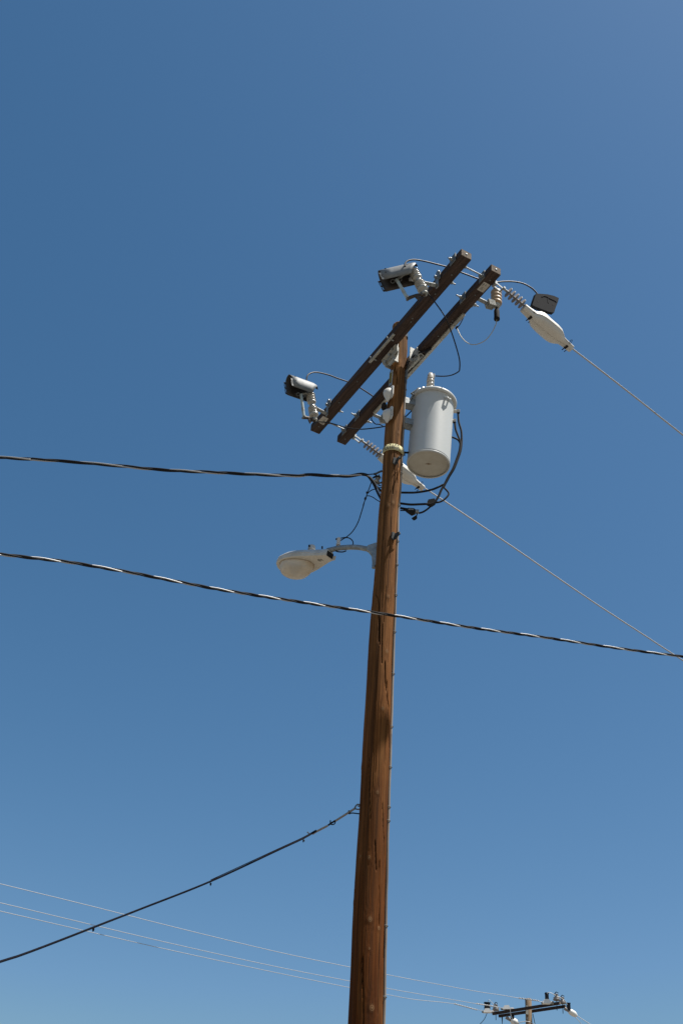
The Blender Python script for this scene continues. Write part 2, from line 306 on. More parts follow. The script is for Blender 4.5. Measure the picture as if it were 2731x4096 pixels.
# ground-wire moulding down the right side with its straps
def mould_path(za,zb,n=60,off=.010):
    return [onpole(math.radians(78),za+(zb-za)*i/n,off-.004+.001*math.sin(i*.9)) for i in range(n+1)]
zm=ond('z8',935,660,0).z; zj=polept('z8',930,1050)[1]
mo=part('ground_wire_moulding',MB().tube(mould_path(zj-.002,0.0,150),.0118,8),'mould',pole)
part('grey_conduit',MB().tube(mould_path(zm-.115,zj-.004,12,.0115),.0145,10),'mouldg',pole)
cap=part('conduit_end',MB().tube(mould_path(zm,zm-.12,6,.0115),.0165,10),'galvd',pole)
for k,x,y in (('z8',915,850),('z8',910,1290),('z4',510,845),('z5',790,355),('z5',785,465),('z5',770,870),('z5',765,1320),('p2',965,540),('p2',945,1110),('p2',920,1800),('p3',745,170),('p3',718,880),('p3',698,1425),('p3',678,1960),('p3',675,2145),('p4',610,1130),('p4',590,2025)):
    z=ond(k,x,y,0).z; mb=MB(); c=onpole(math.radians(78),z,.006)
    t=math.radians(78); out=(math.sin(t)*RC+math.cos(t)*NC); sid=Z.cross(out)
    pts=[c+.0165*(math.cos(u)*out+math.sin(u)*sid*1.1) for u in np.linspace(-1.9,1.9,12)]
    mb.tube(pts,.0032,6); part('strap',mb,'galvd',pole)
# step sockets on the front of the pole
for k,x,y in (('z5',735,285),('z5',708,1225)):
    th,z=polept(k,x-12,y+25); p=onpole(th,z,.0); out=(math.sin(th)*RC+math.cos(th)*NC); sid=Z.cross(out)
    mb=MB(); mb.prism([p+out*.012+sid*a_+Z*b_ for a_,b_ in ((-.026,.042),(.0,.045),(.018,.028),(.016,-.028),(-.01,-.045),(-.03,-.03))],.014)
    stp=part('step_socket',mb,'castiron',pole,.002)
    part('socket_lug',MB().prism([p+out*b_+sid*.008+Z*c_ for b_,c_ in ((.01,.036),(.085,.022),(.09,-.005),(.02,-.032))],.010),'castiron',stp,.002)
    part('socket_pin',MB().tube([p+out*.03,p+out*.06+sid*.035+Z*.028],.009,8),'castiron',stp)
    part('socket_hook',MB().tube([p+out*.04-Z*.01,p+out*.045+sid*.014-Z*.05,p+out*.02+sid*.03-Z*.075],.005,6),'castiron',stp)
# warning band with lettering
def band():
    thL=-1.45; ring=[]
    zc=polept('b7',588,705)[1]; hh=.040
    for t in np.linspace(-1.62,1.75,56):
        off=.012+(.012*math.exp(-((t-1.36)/.22)**2))
        ring.append((t,off))
    mb=MB(); vs=[];fs=[]
    for t,o in ring: vs+=[onpole(t,zc-hh,o),onpole(t,zc+hh,o),onpole(t,zc+hh,o-.003),onpole(t,zc-hh,o-.003)]
    for i in range(len(ring)-1):
        for j in range(4): a=4*i+j; b=4*i+(j+1)%4; fs.append((a,b,b+4,a+4))
    mb.add(vs,fs); mb.add(vs[:4],[(0,1,2,3)],False)
    bo=part('warning_band',mb,'band',pole)
    # overlapped seam
    mb=MB(); vs=[];fs=[]
    ts=np.linspace(.62,1.0,8)
    for t in ts: vs+=[onpole(t,zc-hh+.002,.0155),onpole(t,zc+hh-.002,.0155),onpole(t,zc+hh-.002,.0125),onpole(t,zc-hh+.002,.0125)]
    for i in range(len(ts)-1):
        for j in range(4): a=4*i+j; b=4*i+(j+1)%4; fs.append((a,b,b+4,a+4))
    mb.add(vs,fs); mb.add(vs[:4],[(0,1,2,3)],False); mb.add(vs[-4:],[(0,1,2,3)],False); part('band_seam',mb,'band',bo)
    for ch,th in (('V',-62),('O',-43),('L',-28),('T',-15.7),('A',-1.4),('G',13.7),('E',29),('H',66)):
        cu=bpy.data.curves.new('t','FONT'); cu.body=ch; cu.size=.078; cu.align_x='CENTER'; cu.align_y='CENTER'; cu.offset=.0003
        ob=bpy.data.objects.new('t',cu); S.collection.objects.link(ob); dg=bpy.context.evaluated_depsgraph_get(); me=bpy.data.meshes.new_from_object(ob.evaluated_get(dg))
        bpy.data.objects.remove(ob); mb=MB(); vs=[]
        t0=math.radians(th)
        for v in me.vertices:
            t=t0+v.co.x*.40/pr_(zc); o=.0135+(.012*math.exp(-((t-1.36)/.22)**2)); o+= .0035 if .6<t<1.02 else 0; vs.append(onpole(t,zc+v.co.y*1.22,o))
        mb.add(vs,[tuple(p.vertices) for p in me.polygons],False); part('letter',mb,'ink',bo)
band()
# small yellow-lettered tag on the shaded left side
def ptag():
    th0,z0=polept('z8',545,660); th1,z1=polept('z8',490,1120); th=-.9
    mb=MB(); vs=[];fs=[]
    for i,t in enumerate(np.linspace(th-.28,th+.28,6)):
        for zz,o in ((z1-.005,.006),(z0+.005,.006),(z0+.005,.003),(z1-.005,.003)): vs.append(onpole(t,zz,o+.006))
    for i in range(5):
        for j in range(4): a=4*i+j; b=4*i+(j+1)%4; fs.append((a,b,b+4,a+4))
    mb.add(vs,fs,False); mb.add(vs[:4],[(0,1,2,3)],False); mb.add(vs[-4:],[(0,1,2,3)],False)
    tg=part('number_tag',mb,'tagg',pole)
    mb=MB(); zs=[z0-.03,z1+.03]; vs=[onpole(t,z,.0135) for t in np.linspace(th-.2,th+.2,5) for z in zs]; mb.add(vs,[(2*i,2*i+2,2*i+3,2*i+1) for i in range(4)],False); part('tag_insert',mb,'tagy',tg)
    H=zs[0]-zs[1]
    for i,ch in enumerate('TC98C666C'[:9]):
        pass
    n=9
    for i in range(n):
        zc=zs[0]-H*(i+.5)/n; mb=MB()
        for (dx,dz,wx,wz) in ((-.07,.006,.05,.004),(.08,-.004,.05,.006),(0,-.001,.10,.0025)):
            vs=[onpole(th+dx+sx*wx,zc+dz+sz*wz,.0148) for sx,sz in ((-1,-1),(1,-1),(1,1),(-1,1))]; mb.add(vs,[(0,1,2,3)],False)
        part('tag_mark',mb,'ink',tg)
ptag()
# ------------------------------------------------------------------ crossarms
ZB,ZT=10.42,10.515
ARM={}
for nm,b0,b1 in (('front',-.25,-.127),('rear',.108,.226)):
    mb=MB(); mb.box(W(0,(b0+b1)/2,(ZB+ZT)/2),1.55,(b1-b0)/2,(ZT-ZB)/2)
    o=part('crossarm',mb,'arm',pole,.006,label='dark crossarm on the %s side of the pole top'%('camera' if nm=='front' else 'far')); ARM[nm]=o
    for s_ in (1,-1): part('end_grain',MB().box(W(s_*1.552,(b0+b1)/2,(ZB+ZT)/2),.003,(b1-b0)/2-.004,(ZT-ZB)/2-.004),'armend',o)
    for s_ in (1,-1): part('end_rivet',MB().lathe(W(s_*1.555,(b0+b1)/2,(ZB+ZT)/2),A*s_,[(0,.012),(.004,.011),(.006,.004)],12),'galv',o)
def armplate(arm,a,b,side,h=.055,wd=.05,stub=0.):
    o=ARM[arm]; mb=MB(); mb.box(W(a,b+side*.005,(ZB+ZT)/2+.006),wd,.004,h); pl=part('washer_plate',mb,'galvd',o,.002)
    mb=MB(); bolt(mb,W(a,b+side*.009,(ZB+ZT)/2),B*side,.02,.04,.008,stub); mb.lathe(W(a,b+side*.03,(ZB+ZT)/2),B*side,[(0,.016),(.012,.016)],8); part('bolt',mb,'galv',pl)
armplate('front',1.422,-.255,-1,stub=.05); armplate('front',1.15,-.255,-1,stub=.03); armplate('front',-1.10,-.255,-1,stub=.03)
armplate('rear',1.40,.11,-1,stub=.03); armplate('rear',1.066,.108,-1,stub=.075); armplate('rear',-1.074,.108,-1,stub=.075); armplate('rear',-1.375,.11,-1,stub=.03)
for arm,a,b in (('front',1.19,-.14),('front',-1.093,-.14),('rear',1.073,.225),('rear',-1.063,.225)):
    mb=MB(); mb.box(W(a,b+.004,.5*(ZB+ZT)-.01),.03,.004,.035); bolt(mb,W(a,b+.008,.5*(ZB+ZT)-.02),B,.02,.05,.008,.06); part('bolt',mb,'galv',ARM[arm],.001)
for arm,pts in (('front',((('z1',928,390)),('z1',758,590),('z1',520,845),('z1',505,882),('z3',912,330),('z3',722,550),('z3',510,800))),('rear',(('z1',1175,602),('z1',925,895),('z1',940,872),('z1',790,1030),('z3',785,930),('z1',1330,448)))):
    for k,x,y in pts:
        p=onz(k,x,y,ZB-.001); mb=MB(); mb.lathe(p,-Z,[(0,.009),(.003,.009),(.006,.005)],8); part('bolt_head',mb,'galvd',ARM[arm])
def atag(arm,pts,k):
    vs=[onz(k,x,y,ZB-.0025) for x,y in pts]; mb=MB(); mb.prism(vs,.003); t=part('label_tag',mb,'tagm',ARM[arm])
    return t,vs
t,vs=atag('rear',((620,530),(740,590),(880,440),(760,375)),'c4')
def smudge(t,vs,rects):
    o,ex,ey=vs[0],vs[3]-vs[0],vs[1]-vs[0]
    for (u,v,du,dv) in rects:
        mb=MB(); mb.add([o+ex*a+ey*b-Z*.003 for a,b in ((u,v),(u+du,v),(u+du,v+dv),(u,v+dv))],[(0,1,2,3)],False); part('faded_print',mb,'galvd',t)
smudge(t,vs,((.60,.14,.28,.11),(.66,.5,.2,.07),(.14,.2,.3,.03),(.14,.32,.33,.03),(.14,.44,.3,.03),(.12,.56,.22,.03)))
t,vs=atag('front',((1040,1350),(1200,1440),(1330,1270),(1190,1200)),'c2'); smudge(t,vs,((.45,.5,.05,.3),(.5,.55,.3,.05),(.1,.55,.05,.3)))
# spacer rods between the arms
for a in (1.425,-1.345):
    mb=MB(); mb.tube([W(a,-.138,10.455),W(a,.11,10.455)],.008,8); 
    for b in (-.125,.085): mb.lathe(W(a,b,10.455),B,[(0,.02),(.018,.02)],6,smooth=False)
    mb.lathe(W(a,-.139,10.455),B,[(0,.028),(.005,.028)],12); part('spacer_rod',mb,'galv',pole)
# steel gains between pole and arms, bars under the arms
mb=MB(); mb.box(W(.055,-.128,10.40),.135,.008,.075); mb.prism([W(a,-.134+bb,10.325+zz) for a,bb,zz in ((-.10,-.02,.085),(.19,-.02,.085),(.16,.03,.02),(.08,.04,-.05),(.0,.035,-.05),(-.09,.0,.02))],.012)
mb.box(W(.11,-.105,10.36),.006,.035,.11); mb.box(W(-.04,-.105,10.36),.006,.035,.09)
g=part('gain_bracket',mb,'zinc',pole,.002)
for a,z in ((-.02,10.33),(.06,10.37),(.12,10.40)):
    mb=MB(); bolt(mb,W(a,-.145,z),(-B-Z*.5),.016,.04); part('bolt',mb,'galv',g)
mb=MB(); mb.box(W(.09,.095,10.37),.14,.010,.10);mb.box(W(-.03,.06,10.38),.006,.035,.10); mb.box(W(.16,.07,10.40),.006,.03,.10)
mb.prism([W(-.04,.10,10.40),W(.25,.10,10.40),W(.22,.185,10.405),W(.0,.18,10.405)],.008)
g=part('gain_bracket',mb,'zinc',pole,.002)
mb=MB(); bolt(mb,W(.22,.10,10.33),-B,.018,.05); part('bolt',mb,'galvd',g); mb=MB(); bolt(mb,W(.2,.16,10.398),-Z,.018,.04); part('bolt',mb,'galvd',g)
mb=MB(); mb.bar(W(-.20,-.245,10.412),W(.30,-.245,10.412),.028,.016); bb=part('brace_bar',mb,'zinc',ARM['front'],.002)
for a in (-.13,.22): part('bolt',MB().tube([W(a,-.285,10.41),W(a,-.2,10.41)],.009,8),'galv',bb)
mb=MB(); mb.bar(W(-.86,.212,10.405),W(.94,.205,10.405),.036,.026); part('brace_bar',mb,'zinc',ARM['rear'],.003)
# pole-top cap plate (right of the top)
mb=MB(); mb.prism([ond('z1',x,y,-.02) for x,y in ((455,1000),(472,990),(472,1055),(450,1045))],.05); part('gain_back_plate',mb,'galv',pole,.002)
mb=MB(); p=polept('z8',440,520); q=onpole(-1.35,polept('z8',470,520)[1],.0); mb.lathe(q,-RC,[(0,.018),(.03,.018)],6,smooth=False); mb.tube([q,q-RC*.05],.008,8); part('through_bolt',mb,'zinc',pole)
# ------------------------------------------------------------------ transformer
td=.12; cb=ond('z4',822,1278,td); ct=ond('z4',885,500,td)
TR=85.8*proj(cb)[2]/F; tx=(ct-cb).normalized(); TH=(ct-cb).length; tl=new_empty('transformer',cb,'cylindrical grey transformer can with domed lid, hung on the right of the central pole','transformer')
ux=RC; 
mb=MB(); mb.lathe(cb,tx,[(.012,TR*.985),(.0,TR),(.03,TR),(TH*.5,TR),(TH-.01,TR)],72); part('tank',mb,'tank',tl)
mb=MB(); mb.lathe(cb+tx*.008,tx,[(.0,TR*.5),(.002,TR*.983)],64); part('tank_bottom',mb,'tankb',tl)
mb=MB(); mb.lathe(cb,tx,[(-.004,TR-.012),(-.006,TR+.001),(.006,TR+.003),(.012,TR+.001)],72,False); part('bottom_rim',mb,'tank',tl)
mb=MB(); rr=[]
for i in range(26):
    t=2*math.pi*i/26; r=random.uniform(.006,.013)*(2.1 if abs(math.cos(t))>.93 else 1); rr.append(cb-tx*-.0065+RC*math.cos(t)*r*1.6-NC*math.sin(t)*r)
mb.add([p-tx*.001 for p in rr],[tuple(range(26))],False); part('rust_spot',mb,'ruststain',tl)
# bottom edge rust
mb=MB(); RO=.031
mb.lathe(ct,tx,[(-.028,TR),(-.030,TR+RO-.004),(-.024,TR+RO),(-.004,TR+RO),(.006,TR+RO-.006),(.025,TR*.86),(.045,TR*.6),(.058,TR*.3),(.06,.01)],72); lid=part('lid',mb,'tank',tl)
bo_=ct-RC*.036+Z*.05; prof=[(0,.058)]
for i in range(5): t=.03+i*.052; prof+=[(t,.035),(t+.006,.043),(t+.020,.044),(t+.028,.035)]
prof+=[(.29,.035)]; mb=MB(); mb.lathe(bo_,Z,prof,28); bu=part('bushing',mb,'porcw',tl)
mb=MB(); mb.lathe(bo_+Z*.285,Z,[(0,.039),(.006,.039),(.06,.034),(.085,.025),(.095,.012)],20); part('bushing_cap',mb,'porcw',bu)
mb=MB(); q=bo_+Z*.335+RC*.036; mb.box(q,.010,.016,.028,RC,-NC,Z); part('terminal_clamp',mb,'galv',bu,.002)
# hanger brackets
pc=WC(px_(9.6),0,0)-P
for k,x,y in (('z4',592,535),('z4',585,785)):
    z=ond(k,x,y,.06).z; cc=Vector((cb.x,cb.y,0))+tx*((z-cb.z)/tx.z); cc.z=z; pp=WC(px_(z),0,z); dv=(cc-pp); dv.z=0; L=dv.length; X=dv.normalized(); Y=Z.cross(X)
    a0=pr_(z)-.01; a1=L-TR+.02; mb=MB(); m_=(a0+a1)/2
    mb.box(pp+X*m_+Y*.045,(a1-a0)/2,.004,.04,X,Y,Z); mb.box(pp+X*m_-Y*.045,(a1-a0)/2,.004,.04,X,Y,Z); mb.box(pp+X*(a0+.012),.006,.05,.043,X,Y,Z); mb.box(pp+X*m_-Z*.036,(a1-a0)/2,.05,.004,X,Y,Z)
    part('hanger_bracket',mb,'galv',tl,.002)
# lid clamp and small fittings
for k,x,y,r in (('d5',470,480,.024),('d5',570,435,.012)):
    p=ond(k,x,y,-.02); mb=MB(); mb.lathe(p-Z*.03,Z,[(0,r),(.03,r),(.038,r*.6)],14); part('lid_bolt',mb,'porcw',lid)
mb=MB(); p=ond('d5',380,540,.0); mb.tube([ond('d5',*v,.0) for v in ((280,600),(330,570),(430,500))],.014,8); mb.tube([ond('d5',*v,.0) for v in ((350,600),(300,700),(260,780))],.008,6); mb.tube([ond('d5',*v,-.01) for v in ((300,590),(330,620),(290,720))],.006,6); part('lid_clamp',mb,'galvd',lid)
mb=MB(); th=math.atan2((ond('d5',1110,650,-.1)-ct).dot(RC),.15); 
pl=ct+tx*(-.10); dirn=(RC*.62+NC*.78).normalized(); sd_=Z.cross(dirn)
mb.tube([pl+dirn*(TR+.0)+sd_*-.024,pl+dirn*(TR+.03)+sd_*-.02-Z*.015,pl+dirn*(TR+.035)-Z*.03,pl+dirn*(TR+.03)+sd_*.02-Z*.015,pl+dirn*TR+sd_*.024],.011,8); part('lifting_lug',mb,'tank',tl)
# secondary terminals on the right side
T1=ond('z4',1198,615,.12); T2=ond('z4',1150,735,.10); T3=ond('z4',1115,935,.22)
for p,L in ((T1,.085),(T2,.05)):
    X=RC; mb=MB(); mb.tube([p-X*(L),p],.013,10); mb.tube([p-X*L*.8,p-X*L*.2],.02,12); te=part('terminal',mb,'porcw',tl)
    mb=MB(); mb.box(p,.016,.014,.02,RC,-NC,Z); mb.tube([p-Z*.02,p+Z*.022],.014,8); part('terminal_clamp',mb,'galvd',te,.002)
mb=MB(); p=ond('z4',540,1130,.05); mb.tube([p-RC*.02,p+RC*.03],.010,8); mb.box(p-RC*.012-Z*.015,.006,.012,.02,RC,-NC,Z); part('ground_stud',mb,'gbox',tl)
# ------------------------------------------------------------------ fuse cutouts
def cutout(label,k,a0,wb,wz,yaw,body,tubep,ridge,grp):
    yw=math.radians(yaw); N=(math.cos(yw)*A+math.sin(yw)*B).normalized(); o=W(a0,wb,wz)
    h_=lambda p: hit(k,p[0],p[1],N,o)
    top,bot,tt,tb,pin,pout=[h_(p) for p in (*body,*tubep,*ridge)]
    ax=(bot-top).normalized(); L=(bot-top).length; D=pout-pin; Lh=D.length; Dn=D.normalized(); up=N.cross(Dn); up=up if up.z>0 else -up; sd=N
    e=new_empty('fuse_cutout',W(a0,-.26,10.4),label,'fuse cutout',grp)
    prof=[(0,.040),(.01,.045)]; t=.015
    for i in range(4): prof+=[(t,.040),(t+.004,.052),(t+.016,.053),(t+.020,.040)]; t+=.024
    prof+=[(t,.050),(t+.02,.050),(t+.035,.040),(t+.045,.035),(t+.070,.035)]; t+=.08
    prof+=[(t,.045),(t+.008,.053)]; t+=.012
    for i in range(3): prof+=[(t,.041),(t+.004,.053),(t+.016,.054),(t+.020,.041)]; t+=.024
    prof+=[(t,.053),(t+.025,.056),(t+.045,.046),(t+.055,.030),(t+.085,.026)]; t+=.085
    f=L/t; ib=part('insulator_body',MB().lathe(top,ax,[(p*f,r*1.0) for p,r in prof],28),'porc',e)
    part('lower_fitting',MB().lathe(bot-ax*.02,ax,[(0,.028),(.02,.034),(.035,.030),(.04,.012)],12),'zinc',e)
    waist=top+ax*(L*.50); q=W(a0+.01,-.268,10.345); br=part('mounting_bracket',MB().bar(waist+(q-waist).normalized()*.03,q,.048,.007),'galv',e,.001)
    part('upright_plate',MB().box(q+Z*.075+B*.006,.022,.004,.10),'galv',br,.001); part('plate_eye',MB().lathe(q+Z*.20+B*.010,-B,[(0,.026),(.008,.026)],16),'galv',br)
    part('bolt',MB().lathe(waist*.35+q*.65-Z*.004,-Z,[(0,.010),(.010,.008)],8),'galv',br)
    # fuse tube and hinge
    part('fuse_tube',MB().tube([tt,tb],.0165,12),'tube',e); part('tube_collar',MB().tube([tt+(tb-tt)*.60,tt+(tb-tt)*.74],.0175,12),'zinc',e)
    mb=MB(); mid=tb*.45+(bot+ax*.01)*.55; hg=part('hinge',MB().tube([tb+ax*.005,mid-ax*.012,bot+ax*.02],[.020,.015,.018],8),'rust',e)
    part('trunnion',MB().tube([tb-sd*.028,tb+sd*.028],.013,8),'galvd',hg); part('hinge_arm',MB().prism([mid+Dn*.03-ax*.02,mid-Dn*.03-ax*.01,mid-Dn*.02+ax*.03,mid+Dn*.005+ax*.062,mid+Dn*.02+ax*.02],.022),'rust',hg,.004); part('hinge_clip',MB().prism([bot+Dn*.0-ax*.03,bot+Dn*.045-ax*.015,bot+Dn*.04+ax*.02,bot+Dn*.01+ax*.025],.03),'galvd',hg,.004)
    part('top_contact',MB().tube([tt,tt*.5+top*.5-ax*.01,top+ax*.03],.012,8),'zinc',e)
    for c_,ru in ((tt+Dn*.045-up*.012,.022),(tt-Dn*.03-up*.012,.020)): part('pull_ring',MB().tube([c_+ru*(math.cos(t)*Dn+math.sin(t)*(up*.5+sd*.6)) for t in np.linspace(0,6.3,18)],.0038,6),'galvd',e)
    # folded sheet hood
    h=.064
    sec=[(h*.98,-.195,.20,0.),(h,-.110,.05,0),(h*.97,-.070,-.06,0),(h*.80,-.048,-.06,0.),(h*.42,-.012,-.02,0),(h*.1,0,0,0),(-h*.42,-.012,0,.0),(-h*.80,-.040,-.02,.0),(-h,-.070,.0,0),(-h,-.16,.04,0),(-h*.98,-.235,.07,0)]
    ts=[0,.12,.4,.7,1.]; rows=[]
    for a_,v_,e0,e1 in sec: rows.append([pin+Dn*(Lh*(e0+(1-e0)*t))+sd*a_+up*v_ for t in ts])
    mb=MB(); nT=len(ts); vs=[p for r_ in rows for p in r_]; fs=[(i*nT+j,i*nT+j+1,(i+1)*nT+j+1,(i+1)*nT+j) for i in range(len(rows)-1) for j in range(nT-1)]
    # bent-down inner end
    vs+= [rows[i][0]-Dn*.004-up*(.045 if i in (2,7) else .060) for i in range(2,8)]; b0_=len(rows)*nT
    for i in range(2,7): fs.append((i*nT,(i+1)*nT,b0_+i-1,b0_+i-2))
    mb.add(vs,fs,True); o_=part('hood',mb,'hood',e)
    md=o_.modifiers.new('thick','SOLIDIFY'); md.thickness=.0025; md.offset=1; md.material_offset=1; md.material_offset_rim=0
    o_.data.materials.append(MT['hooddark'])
    for sgn,v0,v1 in ((1,-.192,-.085),(-1,-.232,-.060)):
        n=3 if sgn>0 else 5; st=(v1-v0)/n
        for i in range(n):
            va=v0+st*i+.003; vb=v0+st*(i+1)-.004; P3=lambda t,v: pin+Dn*(Lh+t)+sd*(sgn*h*.99)+up*v
            mb=MB()
            if i%2==0: mb.prism([P3(-.003,va),P3(.022,va),P3(.026,vb),P3(-.003,vb)],.0028)
            else:
                cm=(va+vb)/2; hr=(vb-va)*.30; N_=16; ou=[];inn=[]
                for q_ in range(N_):
                    an=2*math.pi*q_/N_; cx,cy=math.cos(an),math.sin(an); m_=max(abs(cx),abs(cy)); ou.append(P3(.011+cx/m_*.014,cm+cy/m_*(vb-va)/2)); inn.append(P3(.011+cx*hr,cm+cy*hr))
                mb.loft([[p-N*.0014 for p in ou],[p-N*.0014 for p in inn],[p+N*.0014 for p in inn],[p+N*.0014 for p in ou]],False,False,True)
            part('hood_tab',mb,'hood' if sgn>0 else 'hooddark',o_)
    for t_,v_ in ((.88,-.10),(.80,-.02)): part('hole_shade_disc',MB().lathe(pin+Dn*(Lh*t_)+sd*(h*1.0 if v_<-.05 else h*.58)+up*(v_-.0),sd if v_<-.05 else (sd*.5+up*.8),[(0,.009),(.003,.009)],12),'blackr',o_)  # dark discs on the sheet stand in for the shade of holes
    return e,top,bot,ax
E1=cutout('porcelain fuse cutout with folded metal hood, on the raised upper end of the front crossarm','c1',1.142,-.47,10.28,-30,((845,270),(1085,750)),((500,460),(725,850)),((800,140),(110,300)),'hooded fuse cutouts on the front crossarm')
E2=cutout('porcelain fuse cutout with folded metal hood, at the lower left end of the front crossarm','c2',-1.128,-.45,10.38,10,((855,610),(965,1300)),((615,640),(690,1230)),((890,350),(280,130)),'hooded fuse cutouts on the front crossarm')
# ------------------------------------------------------------------ polymer dead-end insulators, covers, line conductors
s_=-.1; ND=(A-s_*B).normalized(); UD=(B+s_*A).normalized()
def inl(k,x,y,o): return hit(k,x,y,ND,o)
def deadend(k0,p_sh,k1,p_in,kc,covpts,kw,wpts,lab):
    o=onb(k0,*p_sh,.24); shs=inl(*p_in[0],o); she=inl(*p_in[1],o); d=(she-shs).normalized()
    e=new_empty('strain_insulator',o,lab[0],'insulator','polymer strain insulators on the rear crossarm')
    mb=MB(); mb.tube([o-B*.012,o+d*.02],.012,8); side=d.cross(Z).normalized()
    for q in (1,-1): mb.bar(o+side*.022*q,o+side*.022*q+d*.10,.008,.022)
    mb.tube([o+d*.095-side*.035,o+d*.095+side*.035],.009,8); mb.lathe(o+d*.095+side*.035,side,[(0,.014),(.012,.014)],6,smooth=False); mb.box(o,.012,.03,.022,d,side,side.cross(d)); part('shackle',mb,'galv',e,.002)
    L=(she-shs).length; mb=MB(); n=5; mb.tube([shs-d*.075,shs-d*.005],.013,10); part('end_fitting',mb,'galv',e)
    mb=MB(); prof=[(0,.010)]
    for i in range(n):
        t=L*i/(n-1); prof+=[(t-.002,.011),(t,.013),(t-.004,.054),(t-.001,.0565),(t+.003,.055),(t+.009,.016),(t+.012,.011)]
    prof+=[(L+.06,.011)]; mb.lathe(shs,d,prof,24); part('shed_stack',mb,'silic',e)
    return e,o,d,she
ei1,o1,dd1,she1=deadend('c4',(965,425),'c4',[('c4',1235,590),('c4',1500,810)],None,None,None,None,['grey finned strain insulator at the raised end of the rear crossarm, beside its white tag'])
ei2,o2,dd2,she2=deadend('d6',(545,335),'d6',[('d6',890,550),('d6',1240,810)],None,None,None,None,['grey finned strain insulator at the lower left end of the rear crossarm'])
def cover(o,k,p0,p1,label,box=True):
    c0=inl(k[0],*p0,o); c1=inl(k[1],*p1,o); d=(c1-c0).normalized(); L=(c1-c0).length; sd=Z.cross(d).normalized(); up=d.cross(sd)
    if sd.dot(A)<0: sd=-sd
    e=new_empty('conductor_cover',c0,label,'conductor cover','white clamshell covers on the line conductors')
    # t, half width, top height, bottom depth
    T=[(0,.042,.040,.050),(.10,.046,.044,.058),(.17,.050,.046,.066),(.22,.062,.066,.078),(.27,.084,.094,.086),(.33,.092,.112,.080),(.38,.095,.104,.082),(.43,.097,.086,.084),(.50,.098,.082,.084),(.60,.098,.084,.082),(.68,.091,.076,.074),(.74,.070,.052,.062),(.79,.046,.036,.046),(.86,.040,.032,.042),(.93,.038,.030,.042),(1.0,.036,.030,.042)]
    rings=[]
    for t,wd,h,bt in T:
        c=c0+d*L*t; ring=[]
        for a_,v_ in ((1,-.25),(.98,.2),(.86,.55),(.62,.85),(.3,.98),(0,1.),(-.3,.98),(-.62,.85),(-.86,.55),(-.98,.2),(-1,-.25)):
            ring.append(c+sd*a_*wd+up*(v_*h if v_>0 else v_*bt))
        ring+= [c-sd*wd*.96-up*bt*.6,c-sd*wd*.62-up*bt*.94,c-sd*wd*.1-up*bt*1.0,c-up*bt*.97,c+sd*wd*.1-up*bt*1.0,c+sd*wd*.62-up*bt*.94,c+sd*wd*.96-up*bt*.6]
        rings.append(ring)
    part('shell',MB().loft(rings),'cover',e,0)
    # seam flange along the underside & side flanges
    mb=MB(); mb.loft([[c0+d*L*t+sd*x_-up*(bt*.97+y_) for x_,y_ in ((-.003,-.004),(.003,-.004),(.003,.008),(-.003,.008))] for t,wd,h,bt in T],True,False); part('seam_flange',mb,'cover',e)
    mb=MB()
    for q in (1,-1): mb.loft([[c0+d*L*t+sd*q*(wd+x_)-up*(bt*.27+y_) for x_,y_ in ((-.004,-.003),(.007,-.003),(.007,.003),(-.004,.003))] for t,wd,h,bt in T],True,False)
    part('side_flange',mb,'cover',e)
    for t,bt in ((.16,.066),(.90,.042)):
        c=c0+d*L*t; mb=MB(); mb.tube([c-sd*.060-up*(bt*.85),c-sd*.02-up*(bt*.95)],.0055,8); mb.tube([c-sd*.060-up*(bt*.9)+d*.03,c-sd*.03-up*(bt*.95)+d*.03],.0045,6)
        ring=[c+sd*(.050+.017*(1-math.cos(u)))+d*.009*math.sin(u)-up*.03+Z*.012*(1-math.cos(u)) for u in np.linspace(0,6.28,14)]; mb.tube(ring,.0028,6); mb.box(c-up*(bt*1.0),.022,.012,.008,sd,d,up); part('locking_pin',mb,'blackr',e)
    return e,c0,c1,d,L,up,sd
cv1=cover(o1,('d2','d2'),(262,500),(1465,1530),'white clamshell conductor cover at upper right, with a dark grey box on its top')
cv2=cover(o2,('d6','z5'),(1275,875),(1070,635),'white clamshell conductor cover passing behind the central pole and below the transformer can')
def conductor(e_in,o,c1,k,pts,label,wob=.0):
    P_=[c1-(c1-o).normalized()*.1]+[inl(kk,x,y,o) for kk,x,y in pts]; last=P_[-1]; dv=(P_[-1]-P_[-2]).normalized()
    for q in (4,10,22,34): P_.append(last+dv*q+Z*(q*q*.0012))
    single('line_conductor',MB().tube(smooth(P_,6),.0085,8),'alu',label,'power line','bare line conductors leaving the central pole to the right',origin=P_[0])
conductor(None,o1,cv1[2],None,(('z2',1500,1105),('f',1420,883),('f',1500,946),('f',1568,1000)),'bare grey line conductor running from the upper white cover out of the right edge')
conductor(None,o2,cv2[2],None,(('d3',1000,545),('f',1150,1238),('f',1350,1375),('f',1480,1460),('f',1568,1517.5)),'bare grey line conductor passing below the transformer can and out of the right edge')
